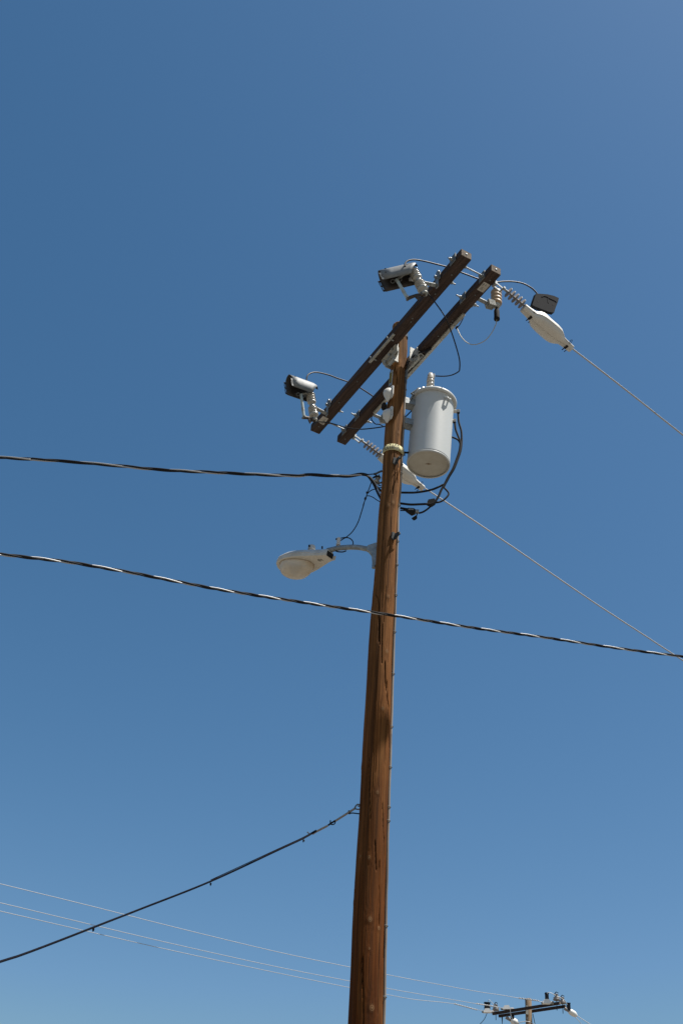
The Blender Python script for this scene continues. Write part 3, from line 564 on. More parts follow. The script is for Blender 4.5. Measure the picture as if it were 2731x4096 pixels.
# grey connector box standing on the near cover
pl=[(550,180),(640,182),(830,196),(1000,235),(1120,290),(1100,380),(1040,530),(1000,660),(860,632),(520,500),(455,465),(500,320)]
nn_=ND; oc=cv1[1]+cv1[3]*cv1[4]*.35
pp=[hit('d2',x,y,ND,oc) for x,y in pl]; off=ND*.0
e=new_empty('connector_cover',oc,'dark grey moulded box clipped on top of the upper white conductor cover','connector cover')
mb=MB(); mb.prism(pp,.038); part('body',mb,'gbox',e,.006)
mb=MB(); mb.tube([hit('d2',x,y,ND,oc+ND*.020) for x,y in ((720,235),(780,215),(850,230),(880,260),(950,290),(1060,340),(1090,375))],.005,6); mb.tube([hit('d2',x,y,ND,oc-ND*.02) for x,y in ((860,205),(980,230),(1030,265),(1115,295))],.006,6); mb.prism([hit('d2',x,y,ND,oc+ND*.020) for x,y in ((860,260),(885,270),(895,400),(870,370))],.004); part('moulded_rib',mb,'gbox',e)
for x,y in ((620,350),(1000,430)):
    mb=MB(); mb.lathe(hit('d2',x,y,ND,oc+ND*.019),ND,[(0,.008),(.002,.006)],10); part('pin_hole',mb,'blackr',e)
# ------------------------------------------------------------------ surge arresters on the rear arm
def arrester(a0,zt_,zb_,b0,b1,label,half=False):
    e=new_empty('surge_arrester',W(a0,.235,10.43),label,'surge arrester','surge arresters on the rear crossarm')
    c=W(a0,b1,0); L=zt_-zb_; prof=[(0,.035)]
    t=.01
    for i in range(4): prof+=[(t,.044),(t+L*.05,.055),(t+L*.16,.057),(t+L*.21,.046)]; t+=L*.235
    prof+=[(L,.035)]
    part('housing',MB().lathe(c+Z*zb_,Z,prof,28),'arrest',e); mb=MB(); mb.lathe(c+Z*zt_,Z,[(0,.037),(.02,.036),(.04,.026),(.048,.01)],20); part('cap',mb,'blackr',e)
    mb=MB(); mb.lathe(c+Z*(zb_-.035),Z,[(0,.022),(.01,.034),(.038,.042)],20); 
    zz=zb_-.02; ax=(W(a0,b1-.03,zz)-W(a0,b0,10.43)).normalized(); st=W(a0,b0,10.43); Lb=(W(a0,b1-.03,zz)-st).length
    mb.bar(st+ax*.05,st+ax*Lb,.045,.022)
    for i in range(7): mb.box(st+ax*(.045+i*(Lb-.06)/6),.003,.040,.036,ax,A,ax.cross(A))
    part('ribbed_bracket',mb,'zinc',e,.001)
    mb=MB(); mb.bar(W(a0,.226,10.445),st+ax*.06,.045,.010); mb.lathe(st+ax*.03-Z*.02,-Z,[(0,.016),(.012,.014)],6,smooth=False); part('mounting_strap',mb,'galv',e,.001)
    mb=MB(); mb.lathe(c+Z*(zb_-.035),-Z,[(0,.012),(.02,.014),(.035,.024),(.05,.028),(.13,.028),(.16,.031),(.175,.030),(.18,.012)],18); part('disconnector',mb,'blackr',e)
    return c+Z*(zb_-.215)
ra=ona('c4',1015,570,1.16); rb_=ona('c4',1040,860,1.16); bA=(rb_-P).dot(B)
q1=arrester(1.16,ra.z,rb_.z,.30,bA-.024,'tan ribbed surge arrester with black cap, beside the raised end of the rear crossarm')
q2=arrester(-.93,ra.z-.0,rb_.z-.0,.30,bA-.024,'tan ribbed surge arrester half hidden behind the pole, beside the white domes')
# arrester leads
pL=[ond('z1',x,y,0) for x,y in ((1390,900),)]
dq=lambda p:(p-P).dot(-NC)
m=dq(q1); n_=dq(W(.78,.2,10.4))
single('arrester_lead',MB().tube([q1+Z*.03]+path('z1',[(1392,905),(1350,990),(1280,1075),(1180,1118),(1100,1105),(1030,1040),(985,950)],m,n_,6),.0042,6),'ywire','thin cream wire looping down from the tan arrester to the underside of the rear crossarm','wire')
bl=MB().tube(path('z1',[(1060,790),(1055,820),(1040,860),(1010,915),(985,945)],n_+.0,n_,6),.006,6); bl.tube(path('z1',[(990,930),(975,945),(985,955)],n_),.010,6)
single('bonding_wire',bl,'blackr','short black wire from the pale bar under the rear crossarm to the cream wire loop','wire')
mm_=dq(W(-.90,.35,10.3))
yl=MB().tube(path('c5',[(970,1160),(880,1165),(790,1190)],mm_,mm_),.004,6)
single('arrester_lead',yl,'ywire','thin cream wire under the lower white dome, joined by a copper clamp','wire')
yl=MB().tube(path('c5',[(710,860),(640,940),(605,1020),(620,1080),(670,1140),(730,1185),(800,1190),(860,1205),(925,1235)],mm_,mm_),.0065,6)
single('bonding_wire',yl,'blackr','short black wire curving down left of the lower white dome','wire')
# ------------------------------------------------------------------ white half-dome guards on the pole
def dome(k,flange,tip,cx,label):
    pc_=ond(k,*cx,-.09); e=new_empty('pole_guard',pc_,label,'guard cap','white domed plastic caps on the left side of the pole')
    X=(-RC*.80+NC*.45).normalized(); Y=Z.cross(X)
    mb=MB(); rings=[]
    for v,pj,hw in ((.080,.004,.010),(.074,.030,.030),(.058,.058,.046),(.03,.080,.057),(0,.088,.060),(-.03,.084,.057),(-.055,.074,.050),(-.078,.058,.038),(-.10,.042,.026),(-.122,.030,.015),(-.135,.022,.006)):
        back=0 if v>-.06 else (-.06-v)*.25
        pj*=.88; hw*=.86; v*=.88
        rings.append([pc_+X*(back+max(0,math.sin(u))*pj)+Y*math.cos(u)*hw+Z*v for u in np.linspace(0,math.pi,17)]+[pc_+X*(back-.002)+Y*q_*hw+Z*v for q_ in (-.6,0,.6)])
    mb.loft(rings); part('dome',mb,'cover',e)
    mb=MB(); mb.prism([pc_+Y*a_+Z*b_ for a_,b_ in ((-.035,.088),(.0,.098),(.045,.092),(.068,.065),(.068,-.06),(.045,-.085),(-.02,-.07),(-.06,-.04),(-.062,.04))],.008); part('flange',mb,'cover',e,.003)
    for a_,b_ in ((-.045,.0),(.02,.085),(.066,-.04)):
        mb=MB(); mb.lathe(pc_+Y*a_*.9+Z*b_*.95+X*.004,X,[(0,.006),(.003,.005)],8); part('screw',mb,'galvd',e)
    return pc_
G1=dome('c5',None,None,(1135,330),'white domed plastic cap on the pole, the upper of the two')
G2=dome('c5',None,None,(1115,930),'white domed plastic cap on the pole, the lower of the two')
mb=MB(); p=ond('c5',965,680,-.03); mb.lathe(p+Z*.045,-Z,[(0,.015),(.02,.026),(.06,.030),(.085,.024),(.09,.01)],16); single('bushing_boot',mb,'blackr','black rubber boot hanging below the upper white dome','cable boot',origin=p)
# ------------------------------------------------------------------ jumper wires
def jumper(k,pts,n,o,r,label,extra=None,m='blackg'):
    P_=[hit(kk,x,y,n,o) for kk,x,y in pts]; return single('jumper_wire',MB().tube(smooth(P_,8),r,8),m,label,'wire','black jumper wires over the crossarms',origin=P_[0])
o_=W(1.142,-.60,10.4); n_=(A-.078*B).normalized()
jumper('c1',[('c1',680,190),('c1',672,140),('c1',710,85),('c1',780,55),('c1',900,48),('c1',1100,82),('c1',1330,140),('c1',1560,200),('z1',950,335),('z1',1035,368),('z1',1120,400),('z1',1205,432),('z1',1300,452),('z1',1400,466),('z2',680,330),('z2',780,330),('z2',880,347),('z2',960,385),('z2',1010,425),('z2',1045,468)],n_,o_,.0085,'black jumper wire arching from the upper cutout hood over both crossarms to the grey box')
o_=W(-1.128,-.55,10.5); n_=(A+.27*B).normalized()
jumper('c2',[('c2',755,330),('c2',758,270),('c2',775,160),('c2',840,95),('c2',950,62),('c2',1100,72),('c2',1350,135),('c2',1560,215),('z3',800,328),('z3',880,362),('z3',960,408),('z3',1075,485),('z3',1160,560),('z3',1200,640)],n_,o_,.0085,'black jumper wire arching from the lower left cutout hood to the rear crossarm')
d0=-.866*1.142-.40*.499
P3=[('c1',1030,820),('c1',1045,770),('c1',1100,735),('c1',1150,760),('c1',1260,870),('z1',750,670),('z1',860,830),('z1',930,1000),('z1',990,1190),('z1',1012,1290),('z1',1012,1370),('z1',1000,1402),('z1',930,1438),('z1',850,1450),('z1',760,1447)]
p3=[ond(k,x,y,-1.22+(.12+1.22)*max(0,(i-6)/(len(P3)-7))) for i,(k,x,y) in enumerate(P3)]
single('jumper_wire',MB().tube(smooth(p3,7),.0065,8),'black','long black wire hanging from the upper cutout down to the top of the transformer bushing','wire','black jumper wires over the crossarms',origin=p3[0])
d0=.866*1.128-.4*.499
P4=[('c2',960,1370),('z3',500,750),('z3',620,762),('z3',720,790),('z3',800,812),('z3',930,828),('z3',1070,818),('z3',1200,798),('z4',400,770),('z4',535,680),('z4',600,618),('z4',640,590)]
p4=[ond(k,x,y,d0+(.16-d0)*min(1,i/8)) for i,(k,x,y) in enumerate(P4)]
single('jumper_wire',MB().tube(smooth(p4,6),.0065,8),'black','black wire sagging from the lower left cutout, behind the pole to the transformer can','wire','black jumper wires over the crossarms',origin=p4[0])
# black ground cable from the rear arm into the conduit
cbz=dq(W(.35,.2,10.4))
P5=[(1330,505),(1270,515),(1150,560),(1030,605),(940,665),(870,745),(832,830),(815,900),(795,975)]
p5=[ond('c3',x,y,cbz+(-.02-cbz)*i/8) for i,(x,y) in enumerate(P5)]
mb=MB().tube(smooth(p5,6),.008,8); mb.tube(smooth([ond('c3',x,y,cbz) for x,y in ((1360,470),(1310,500),(1240,540),(1200,580))],4),.014,6)
single('ground_cable',mb,'black','black cable curving from the rear crossarm down into the grey conduit top','cable',origin=p5[0])
# ------------------------------------------------------------------ secondary cables
dz=[.12,.12,.10]
cA=[('z4',1195,640),('z4',1205,750),('z4',1235,860),('z4',1240,980),('z4',1228,1100),('z4',1192,1210),('z4',1145,1330),('z4',1085,1430),('d3',1150,200),('d3',1060,250),('d3',1000,282),('d3',850,345),('d3',700,382),('d3',550,408),('d3',400,424),('d3',250,426),('d3',80,424)]
def cab(pts,r,label,da,db,m='black',extra=None,off=0.):
    n=len(pts)-1; P_=[ond(k,x,y,da+(db-da)*i/n+off) for i,(k,x,y) in enumerate(pts)]; mb=MB().tube(smooth(P_,6),r,8)
    if extra: extra(mb)
    return single('secondary_cable',mb,m,label,'cable','black secondary cables beside the transformer',origin=P_[0])
cab(cA,.011,"black cable from the can's upper right terminal, reaching the pole as topmost of three",'.12' and .12,.10)
cB=[('z4',1155,760),('z4',1165,840),('z4',1195,920),('z4',1222,1000),('z4',1214,1100),('z4',1178,1210),('z4',1132,1330),('z4',1075,1430),('d3',1120,240),('d3',1050,360),('d3',990,500),('d3',905,640),('d3',860,680),('d3',800,700),('d3',680,700),('d3',500,708),('d3',300,712),('d3',60,684)]
cab(cB,.0115,"black cable from the can's lower right terminal through the black splice block to the pole",.12,.10,off=-.02)
cC=[('z4',1115,935),('z4',1190,968),('z4',1225,1030),('z4',1224,1110),('z4',1186,1212),('z4',1140,1335),('z4',1080,1440),('d3',1135,250),('d3',1125,310),('d3',1185,375),('d3',1228,440),('d3',1205,505),('d3',1110,600),('d3',1010,650),('d3',915,668),('d3',850,700),('d3',790,760),('d3',700,835),('d3',600,895),('d3',505,920)]
cab(cC,.0095,'brownish black cable making a side loop below the can, then running to the silver splice',.22,.10,off=.015)
mb=MB()
for k,pts in (('d3',[(470,915),(350,850),(220,825),(60,797)]),('d3',[(260,870),(180,858),(60,855)])): mb.tube(path(k,pts,.10),.012 if pts[0][0]>300 else .006,8)
single('secondary_cable',mb,'black','lowest black cable leaving the pole towards the silver splice','cable','black secondary cables beside the transformer')
def splice(k,poly,d,th,m,name,label):
    mb=MB(); mb.prism([ond(k,x,y,d) for x,y in poly],th); e=new_empty(name,mb.v[0],label,'cable splice'); part('body',mb,m,e,.006); return e
e=splice('d3',[(735,625),(880,598),(905,640),(910,680),(820,740),(720,710),(705,690)],.10,.05,'blackr','cable_splice','black splice block on the middle cable right of the pole, under the transformer can'); 
e=splice('d3',[(190,850),(250,822),(380,830),(420,855),(430,920),(340,955),(270,910)],.10,.045,'blackr','cable_splice','taped splice with silver clamp and hanging flap on the lowest cable by the pole')
mb=MB(); mb.tube([ond('d3',255,832,.08),ond('d3',320,825,.08),ond('d3',380,835,.08)],.010,8); mb.tube([ond('d3',415,880,.10),ond('d3',510,885,.10)],.022,10); part('clamp',mb,'galv',e)
mb=MB(); mb.tube(path('d3',[(460,920),(462,960),(440,990)],.10),.006,6); mb.prism([ond('d3',x,y,.10) for x,y in ((335,1045),(460,965),(468,1040),(440,1070),(385,1092))],.012); part('flap',mb,'blackr',e)
# ------------------------------------------------------------------ twisted service cables
def helix(P_,R,r,pitch,ph,n=8,step=.02,bare=False):
    P_=[Vector(p) for p in P_]; ln=[0]
    for a_,b_ in zip(P_[:-1],P_[1:]): ln.append(ln[-1]+(b_-a_).length)
    out=[]; N=int(ln[-1]/step); j=0
    for i in range(N+1):
        s=ln[-1]*i/N
        while j<len(ln)-2 and ln[j+1]<s: j+=1
        t=(s-ln[j])/max(ln[j+1]-ln[j],1e-6); c=P_[j].lerp(P_[j+1],t); d=(P_[min(j+1,len(P_)-1)]-P_[j]).normalized()
        x=Z.cross(d).normalized(); y=d.cross(x); an=2*math.pi*s/pitch+ph+.7*math.sin(s*1.1)+.35*math.sin(s*2.9+1); out.append(c+R*(math.cos(an)*x+math.sin(an)*y))
    return MB().tube(out,r,n)
def triplex(P_,r,pitch,label,grp,bare_r=None,cat='service cable'):
    P_=smooth(P_,10); e=new_empty('service_cable',P_[0],label,cat,grp); R=r*1.08
    for i in range(2): part('insulated_strand',helix(P_,R,r,pitch,2.1*i),'black',e)
    part('bare_strand',helix(P_,R,(bare_r or r*.8),pitch,4.2),'alu',e)
    return e
# upper: from the clevis on the pole left, out of the left edge
up_pts=[('c6',560,650),('z3',950,1300),('z3',800,1318),('z3',600,1312),('z3',400,1305),('z3',150,1312),('z0',1500,225),('z0',1100,190),('z0',700,155),('z0',300,128),('z0',0,110)]
UPP=[ond(k,x,y,.10-.02*i) for i,(k,x,y) in enumerate(up_pts)]; dv=(UPP[-1]-UPP[-3]).normalized(); UPP+=[UPP[-1]+dv*3,UPP[-1]+dv*8,UPP[-1]+dv*16]
triplex(UPP,.0088,.80,'thick twisted black and bare cable running from the pole out of the left edge','twisted service cables crossing the sky')
lo=[('f',-120,1258),('f',0,1273),('f',150,1290),('f',300,1315),('f',500,1353),('f',700,1384),('f',900,1413),('f',1080,1441),('f',1250,1464),('f',1420,1489),('f',1568,1508),('f',1700,1524)]
LOP=[]
for i,(k,x,y) in enumerate(lo):
    Y=6.0+3.0*(x+120)/1820; LOP.append(hit(k,x,y,Vector((0,1,0)),Vector((0,Y,0))))
dv=(LOP[0]-LOP[1]).normalized(); LOP=[LOP[0]+dv*8,LOP[0]+dv*3]+LOP; dv=(LOP[-1]-LOP[-2]).normalized(); LOP+=[LOP[-1]+dv*4,LOP[-1]+dv*12]
triplex(LOP,.0062,.42,'twisted black and bare cable crossing in front of the pole below the street lamp','twisted service cables crossing the sky')
# black drop cable with its grip, lower left
dr=[('g1',640,880),('g1',430,1000),('g1',60,1172),('f',484,2024),('f',330,2085),('f',240,2120),('f',130,2163),('f',50,2193),('f',0,2209)]
DR=[hit(k,x,y,Vector((0,1,0)),Vector((0,8.75-.35*i,0))) for i,(k,x,y) in enumerate(dr)]; dv=(DR[-1]-DR[-2]).normalized(); DR+=[DR[-1]+dv*2,DR[-1]+dv*6]
e=new_empty('drop_cable',DR[0],'black telecom drop cable sagging from the pole down to the lower left edge','cable')
mb=MB().tube(smooth(DR,8),.0068,8); mb.tube([p+Z*.010 for p in smooth(DR[:4],8)],.0025,6); part('jacket',mb,'blackm',e)
for i,(k,x,y) in enumerate((('f',484,2030),('d7',405,452),('d7',1312,68))):
    p=hit(k,x,y,Vector((0,1,0)),Vector((0,(7.7,6.9,8.4)[i],0))); mb=MB().tube([p+Z*.002,p-Z*.013],.003,6); mb.tube([p-RC*.005,p+RC*.005],.0085,8); part('cable_tie',mb,'blackm',e)
g=[('g1',1265,515),('g1',1150,590),('g1',945,720)]; G=[ond(k,x,y,-.02) for k,x,y in g]
dg=new_empty('cable_grip',G[0],'tan wrapped grip tying the black drop cable to a ring on the pole','cable grip')
part('grip_wrap',MB().tube(G,.0085,8),'grip',dg)
G2_=[ond('g1',x,y,-.02) for x,y in ((825,795),(640,890),(585,925))]; part('grip_wrap',MB().tube(G2_,.0085,8),'grip',dg)
mb=MB(); mb.tube(path('g1',[(945,715),(880,755),(830,790)],-.02),.007,6); mb.tube(path('g1',[(945,720),(935,760),(905,778),(865,770)],-.02),.005,6); mb.tube(path('g1',[(865,770),(868,712)],-.02),.005,6); part('thimble',mb,'gbox',dg)
mb=MB(); mb.tube(path('g1',[(590,915),(550,930),(520,955)],-.02),.004,6); mb.tube(path('g1',[(520,960),(530,920),(505,893)],-.02),.005,6); mb.tube(path('g1',[(450,990),(440,1000),(462,1038)],-.02),.005,6); part('tie_tail',mb,'galvd',dg)
mb=MB(); mb.tube(path('g1',[(1155,560),(1165,590),(1165,612)],-.02),.008,6); mb.tube(path('g1',[(1165,600),(1220,597),(1300,606),(1330,610)],-.02,-.03),.005,6); part('tie_wire',mb,'gbox',dg)
mb=MB(); mb.tube(path('g1',[(1330,465),(1290,463),(1262,490),(1250,520),(1275,535),(1310,538),(1335,530)],-.03),.006,6); mb.tube(path('g1',[(1340,490),(1295,488)],-.03),.006,6); part('ring_hook',mb,'galvd',pole)
# ------------------------------------------------------------------ clevis and service connections on the pole's left
ce=new_empty('service_clevis',ond('c6',960,700,.08),'steel clevis with a pale spool insulator holding the upper twisted cable to the pole','clevis')
sp=ond('c6',850,770,.08); X=(RC*.25+Z*.95).normalized()
mb=MB(); mb.lathe(sp-X*.045,X,[(0,.025),(.008,.032),(.022,.031),(.035,.022),(.05,.022),(.062,.031),(.078,.031),(.086,.022)],22); part('spool',mb,'porc',ce)
mb=MB(); mb.tube(path('c6',[(1000,500),(900,540),(820,580),(740,600)],.08),.011,8); mb.tube(path('c6',[(990,860),(920,880),(860,870)],.08),.010,8); mb.tube(path('c6',[(970,960),(905,950),(885,915),(910,890)],.08),.007,6); mb.tube([sp-X*.06,sp+X*.065],.007,8); part('clevis_frame',mb,'galvd',ce)
mb=MB(); mb.tube(path('c6',[(560,610),(650,603),(740,600),(830,640)],.07),.006,6); mb.tube(path('c6',[(720,720),(780,680),(860,665),(930,680)],.05),.009,6); part('tie_wrap',mb,'black',ce)
mb=MB(); mb.tube(path('c6',[(380,620),(520,640),(610,710),(690,800),(760,900),(850,1010),(980,1140),(1050,1200)],.07,.10),.011,8)
single('service_tail',mb,'black','black cable tail bending from the twisted cable end down behind the pole, the right one','cable','black tails of the upper twisted cable')
mb=MB(); mb.tube(path('c6',[(360,600),(500,620),(600,720),(670,820),(740,930),(810,1080),(880,1230),(960,1380),(1000,1450)],.05,.10),.0105,8)
single('service_tail',mb,'black','black cable tail bending from the twisted cable end down behind the pole, the left one','cable','black tails of the upper twisted cable')
mb=MB(); mb.tube(path('c6',[(540,640),(640,690),(720,780),(800,900),(870,1060),(940,1230),(990,1330)],.03,.10),.006,6)
single('service_tail',mb,'alu','bare grey wire tail between the two black tails at the pole','cable','black tails of the upper twisted cable')
ph=[('c6',665,850),('c6',600,1040),('c6',540,1190),('c6',500,1320),('c6',410,1568),('z5',330,830),('z5',300,930),('z5',255,1065),('z5',190,1175),('z5',115,1245),('z6',770,262),('z6',738,268)]
PH=[ond(k,x,y,.05+.15*i/11) for i,(k,x,y) in enumerate(ph)]
e=new_empty('lamp_supply_wire',PH[0],'thin black wire dropping from the twisted cable end to the street lamp arm','wire')
mb=MB().tube(smooth(PH,7),.0052,6); mb.tube([ond('c6',545,1150,.06),ond('c6',525,1210,.07)],.012,8); mb.tube([ond('c6',490,1330,.07),ond('c6',465,1400,.08)],.011,8); part('main_wire',mb,'black',e)
for pts,d in (([(565,1190),(620,1135),(680,1100),(740,1080),(800,1065),(900,1030),(1000,1015)],.07),([(515,1290),(560,1280),(620,1287),(720,1330),(820,1400),(940,1472),(980,1500)],.07)): part('branch_wire',MB().tube(path('c6',pts,d,.10),.0048,6),'black',e)
part('branch_wire',MB().tube(path('z6',[(735,295),(770,272),(800,262),(835,272),(860,295),(868,320),(862,345)],.19,.16),.0055,6),'black',e)
part('branch_wire',MB().tube(path('z6',[(795,400),(760,412),(710,410),(685,400)],.13,.16),.0065,6),'black',e)
# ------------------------------------------------------------------ street lamp
LD=.15
sl=new_empty('street_lamp',ond('z6',1100,380,0),'pale cobra-head street lamp on a curved grey arm, left of the pole','street lamp')
dl=lambda x:.0+.40*max(0,(1090-x))/1010.
ap=[ond('z6',x,y,dl(x)) for x,y in ((1100,355),(1040,375),(1000,378),(930,366),(860,362),(790,366),(720,372),(660,384),(600,398))]
mb=MB(); mb.tube(smooth(ap,5),.0255,14); arm_=part('lamp_arm',mb,'bracket',sl)
mb=MB(); mb.prism([ond('z6',x,y,0) for x,y in ((1112,322),(1020,352),(1010,400),(1060,420),(1085,470),(1095,560),(1100,560),(1125,400))],.035); mb.tube([ond('z6',x,y,-.0) for x,y in ((1040,405),(1078,450),(1085,520),(1082,580))],.018,10); part('arm_bracket',mb,'bracket',sl,.004)
# housing
hA=ond('d4',1120,445,.195); hB=ond('d4',128,705,.62)
ax=(hB-hA); HL=ax.length; ax.normalize(); sw=Z.cross(ax).normalized(); sw=sw if sw.dot(NC)>0 else -sw; hu=ax.cross(sw); hu=hu if hu.z>0 else -hu
def hp(t,w_,v): return hA+ax*t*HL+sw*w_+hu*v
HS=[(-.02,.050,.062),(.0,.058,.070),(.10,.074,.074),(.25,.106,.084),(.40,.138,.092),(.55,.162,.100),(.70,.170,.100),(.82,.158,.088),(.92,.120,.066),(.975,.068,.038),(1.0,.026,.018)]
rings=[]
for t,wd,h in HS:
    c=[]
    for a_,v_ in ((-1,-.0),(-1.,.22),(-.93,.52),(-.74,.82),(-.42,.97),(0,1.0),(.42,.97),(.74,.82),(.93,.52),(1.,.22),(1,0)): c.append(hp(t,a_*wd,v_*h))
    rings.append(c)
ho=part('housing',MB().loft(rings,True,True),'lamp',sl)
mb=MB(); mb.loft([[hp(t,a_*(wd+.002),v_) for a_,v_ in ((-1,.004),(-1.0,-.014),(-.94,-.02),(.94,-.02),(1.0,-.014),(1,.004))] for t,wd,h in HS],True,False); part('bottom_door',mb,'lampb',sl)
mb=MB(); mb.loft([[hp(t,s__*(wd*.985)+x_,h*.30+y_) for x_,y_ in ((-.004,-.004),(.004,-.004),(.004,.004),(-.004,.004))] for s__ in (1,) for t,wd,h in HS[3:9]],True,True); part('housing_rib',mb,'lamp',ho)
# lens bowl
cx=.665; rx=.29; rings=[]
def le(u,k_): return (cx+rx*k_*math.cos(u)*(1.12 if math.cos(u)<0 else .93))
lw=lambda u,k_: .150*k_*math.sin(u)*(1-.18*max(0,-math.cos(u)))
for k_,v_ in ((1.,-.018),(.985,-.04),(.93,-.075),(.82,-.098),(.62,-.116),(.38,-.126),(.15,-.130),(.02,-.131)):
    rings.append([hp(cx+(le(u,k_)-cx)+.02*(1-k_),lw(u,k_),v_) for u in np.linspace(0,2*math.pi,36,endpoint=False)])
part('lens',MB().loft(rings),'lens',sl)
mb=MB(); R1=[hp(le(u,1.015),lw(u,1.02),-.021) for u in np.linspace(0,2*math.pi,40,endpoint=False)]; mb.tube(R1+[R1[0],R1[1]],.003,6); part('lens_gasket',mb,'lampring',sl)
mb=MB(); mb.lathe(hp(cx+.0,0,-.035),-hu,[(0,.045),(.05,.028),(.07,.01)],20,True,True,1.6,ax); part('bulb',mb,'galvd',sl)
mb=MB(); mb.lathe(ond('d4',765,290,.36)-Z*.01,Z,[(0,.038),(.035,.036),(.042,.033),(.046,.01)],24); pcell=part('photocell',mb,'lamp',sl)
mb=MB(); mb.box(ond('d4',714,228,.32),.008,.004,.012,RC,-NC,Z); part('sensor_window',mb,'blackr',pcell)
mb=MB(); mb.tube([ond('d4',985,285,.27),ond('d4',985,240,.27)],.008,8); part('cap_screw',mb,'gbox',sl)
mb=MB(); mb.box(hp(-.024,0,.012),.006,.042,.026,ax,sw,hu); part('arm_recess_shade',mb,'blackr',sl,.004)  # solid black block stands in for the shaded recess at the arm
mb=MB(); mb.box(hp(-.055,-.040,-.008),.018,.006,.022,ax,sw,hu); part('slip_fitter_lip',mb,'lampb',sl,.002)
mb=MB(); t0=ond('z6',715,300,.15); mb.tube([t0-Z*.035,t0+Z*.035],.0185,12); mb.tube([t0-Z*.05,t0-Z*.03],.022,10); ms=part('wire_inlet',mb,'porcw',sl)
mb=MB(); mb.tube([t0+Z*.025-RC*.028,t0+Z*.02],.010,8); part('inlet_hole',mb,'blackr',ms)
# painted wattage number, read from below
cu=bpy.data.curves.new('t','FONT'); cu.body='10'; cu.size=.062; cu.align_x='CENTER'; cu.align_y='CENTER'; cu.offset=.0012
ob=bpy.data.objects.new('t',cu); S.collection.objects.link(ob); dg_=bpy.context.evaluated_depsgraph_get(); me=bpy.data.meshes.new_from_object(ob.evaluated_get(dg_)); bpy.data.objects.remove(ob)
mb=MB(); mb.add([hp(.155+v.co.x*1.0/HL*1., .004- v.co.y*.85,-.0215) for v in me.vertices],[tuple(p.vertices) for p in me.polygons],False); part('wattage_number',mb,'ink',sl)
# ------------------------------------------------------------------ the far pole and its hardware
h=9.3; 
def onh(k,x,y,z=CAMH+h): return onz(k,x,y,z)
fl=onh('c7',455,655); fr=onh('c8',905,395); FA=(fr-fl); FLN=FA.length; FA.normalize(); FB=Vector((-FA.y,FA.x,0)); FB=FB if FB.y>0 else -FB
fc=(fl+fr)/2
pk=hit('c7',1335,600,Vector((0,1,0)),Vector((0,(fl.y+fr.y)/2+.25,0))); FP=Vector((pk.x,pk.y,0))
tpz=hit('c7',1325,285,Vector((0,1,0)),Vector((0,FP.y,0))).z
fp=new_empty('utility_pole',FP,'distant light brown wooden pole with two crossarms at the bottom right edge','utility pole')
rr_=13.2*proj(pk)[2]/F
mb=MB(); mb.lathe(FP,Z,[(0,rr_*1.5),(6,rr_*1.2),(tpz-2,rr_*1.04),(tpz-.01,rr_*.97),(tpz,rr_*.9)],24); part('shaft',mb,'fwood',fp)
# second arm: same direction behind pole
gl=onh('c7',610,715); gr=onh('c8',1045,475)
fz=CAMH+h; FARM=[]
for (l,r) in ((fl,fr),(gl,gr)):
    mb=MB(); mb.bar(l-FA*.03,r+FA*.03,.062,.078); a_=part('crossarm',mb,'farm',fp,.006); FARM.append(a_)
    mb=MB(); mb.bar(r+FA*.031,r+FA*.036,.058,.074); part('end_grain',mb,'armend',a_)
mb=MB(); mb.prism([hit('c7',x,y,Vector((0,1,0)),Vector((0,FP.y-.14,0))) for x,y in ((1268,560),(1325,560),(1325,680),(1268,670))],.05); part('gain_bracket',mb,'zinc',fp); mb=MB(); mb.prism([hit('c7',x,y,Vector((0,1,0)),Vector((0,FP.y-.14,0))) for x,y in ((1270,455),(1315,455),(1315,490),(1270,490))],.05); part('gain_bracket',mb,'zinc',fp)
mb=MB(); mb.prism([hit('c7',x,y,Vector((0,1,0)),Vector((0,FP.y+.02,0))) for x,y in ((1440,550),(1475,550),(1475,620),(1440,635))],.05); part('gain_bracket',mb,'zinc',fp)
mb=MB(); mb.prism([hit('c7',x,y,Vector((0,1,0)),Vector((0,FP.y-.15,0))) for x,y in ((1278,750),(1312,750),(1312,805),(1278,805))],.02); part('step_socket',mb,'galvd',fp)
FY=Vector((0,1,0))
def fat(k,x,y,dep): return hit(k,x,y,FY,Vector((0,dep,0)))
def near(l): return l.y
def pin_ins(k,x,y,arm_l,lab,top=True):
    p=fat(k,x,y,arm_l); e=new_empty('pin_insulator',p,lab,'insulator','pin insulators standing on the far crossarms')
    mb=MB(); mb.lathe(p-Z*.07,Z,[(0,.04),(.01,.10),(.04,.105),(.05,.075),(.07,.095),(.09,.09),(.10,.05),(.14,.05),(.16,.065),(.19,.05)],18); part('porcelain',mb,'farmb',e)
    mb=MB(); mb.tube([p-Z*.08,p-Z*.34],.010,6); part('pin',mb,'gbox',e)
    mb=MB(); mb.tube([p+Z*.12-FA*.07,p+Z*.18+FA*.0,p+Z*.14+FA*.07],.012,6); part('tie_wire',mb,'gbox',e); return p
I1=pin_ins('c7',512,525,fl.y+.05,'small grey pin insulator at the left end of the far crossarms')
I2=pin_ins('c8',840,270,fr.y+.05,"small grey pin insulator at the far pole's right end, left one of the pair")
I3=pin_ins('c8',990,350,gr.y,"small grey pin insulator at the far pole's right end, right one of the pair")
mb=MB(); 
p=fat('c7',670,700,gl.y); 
mb.tube([p,p-Z*.26],[.024,.008],8); part('pin_stub',mb,'gbox',FARM[1])
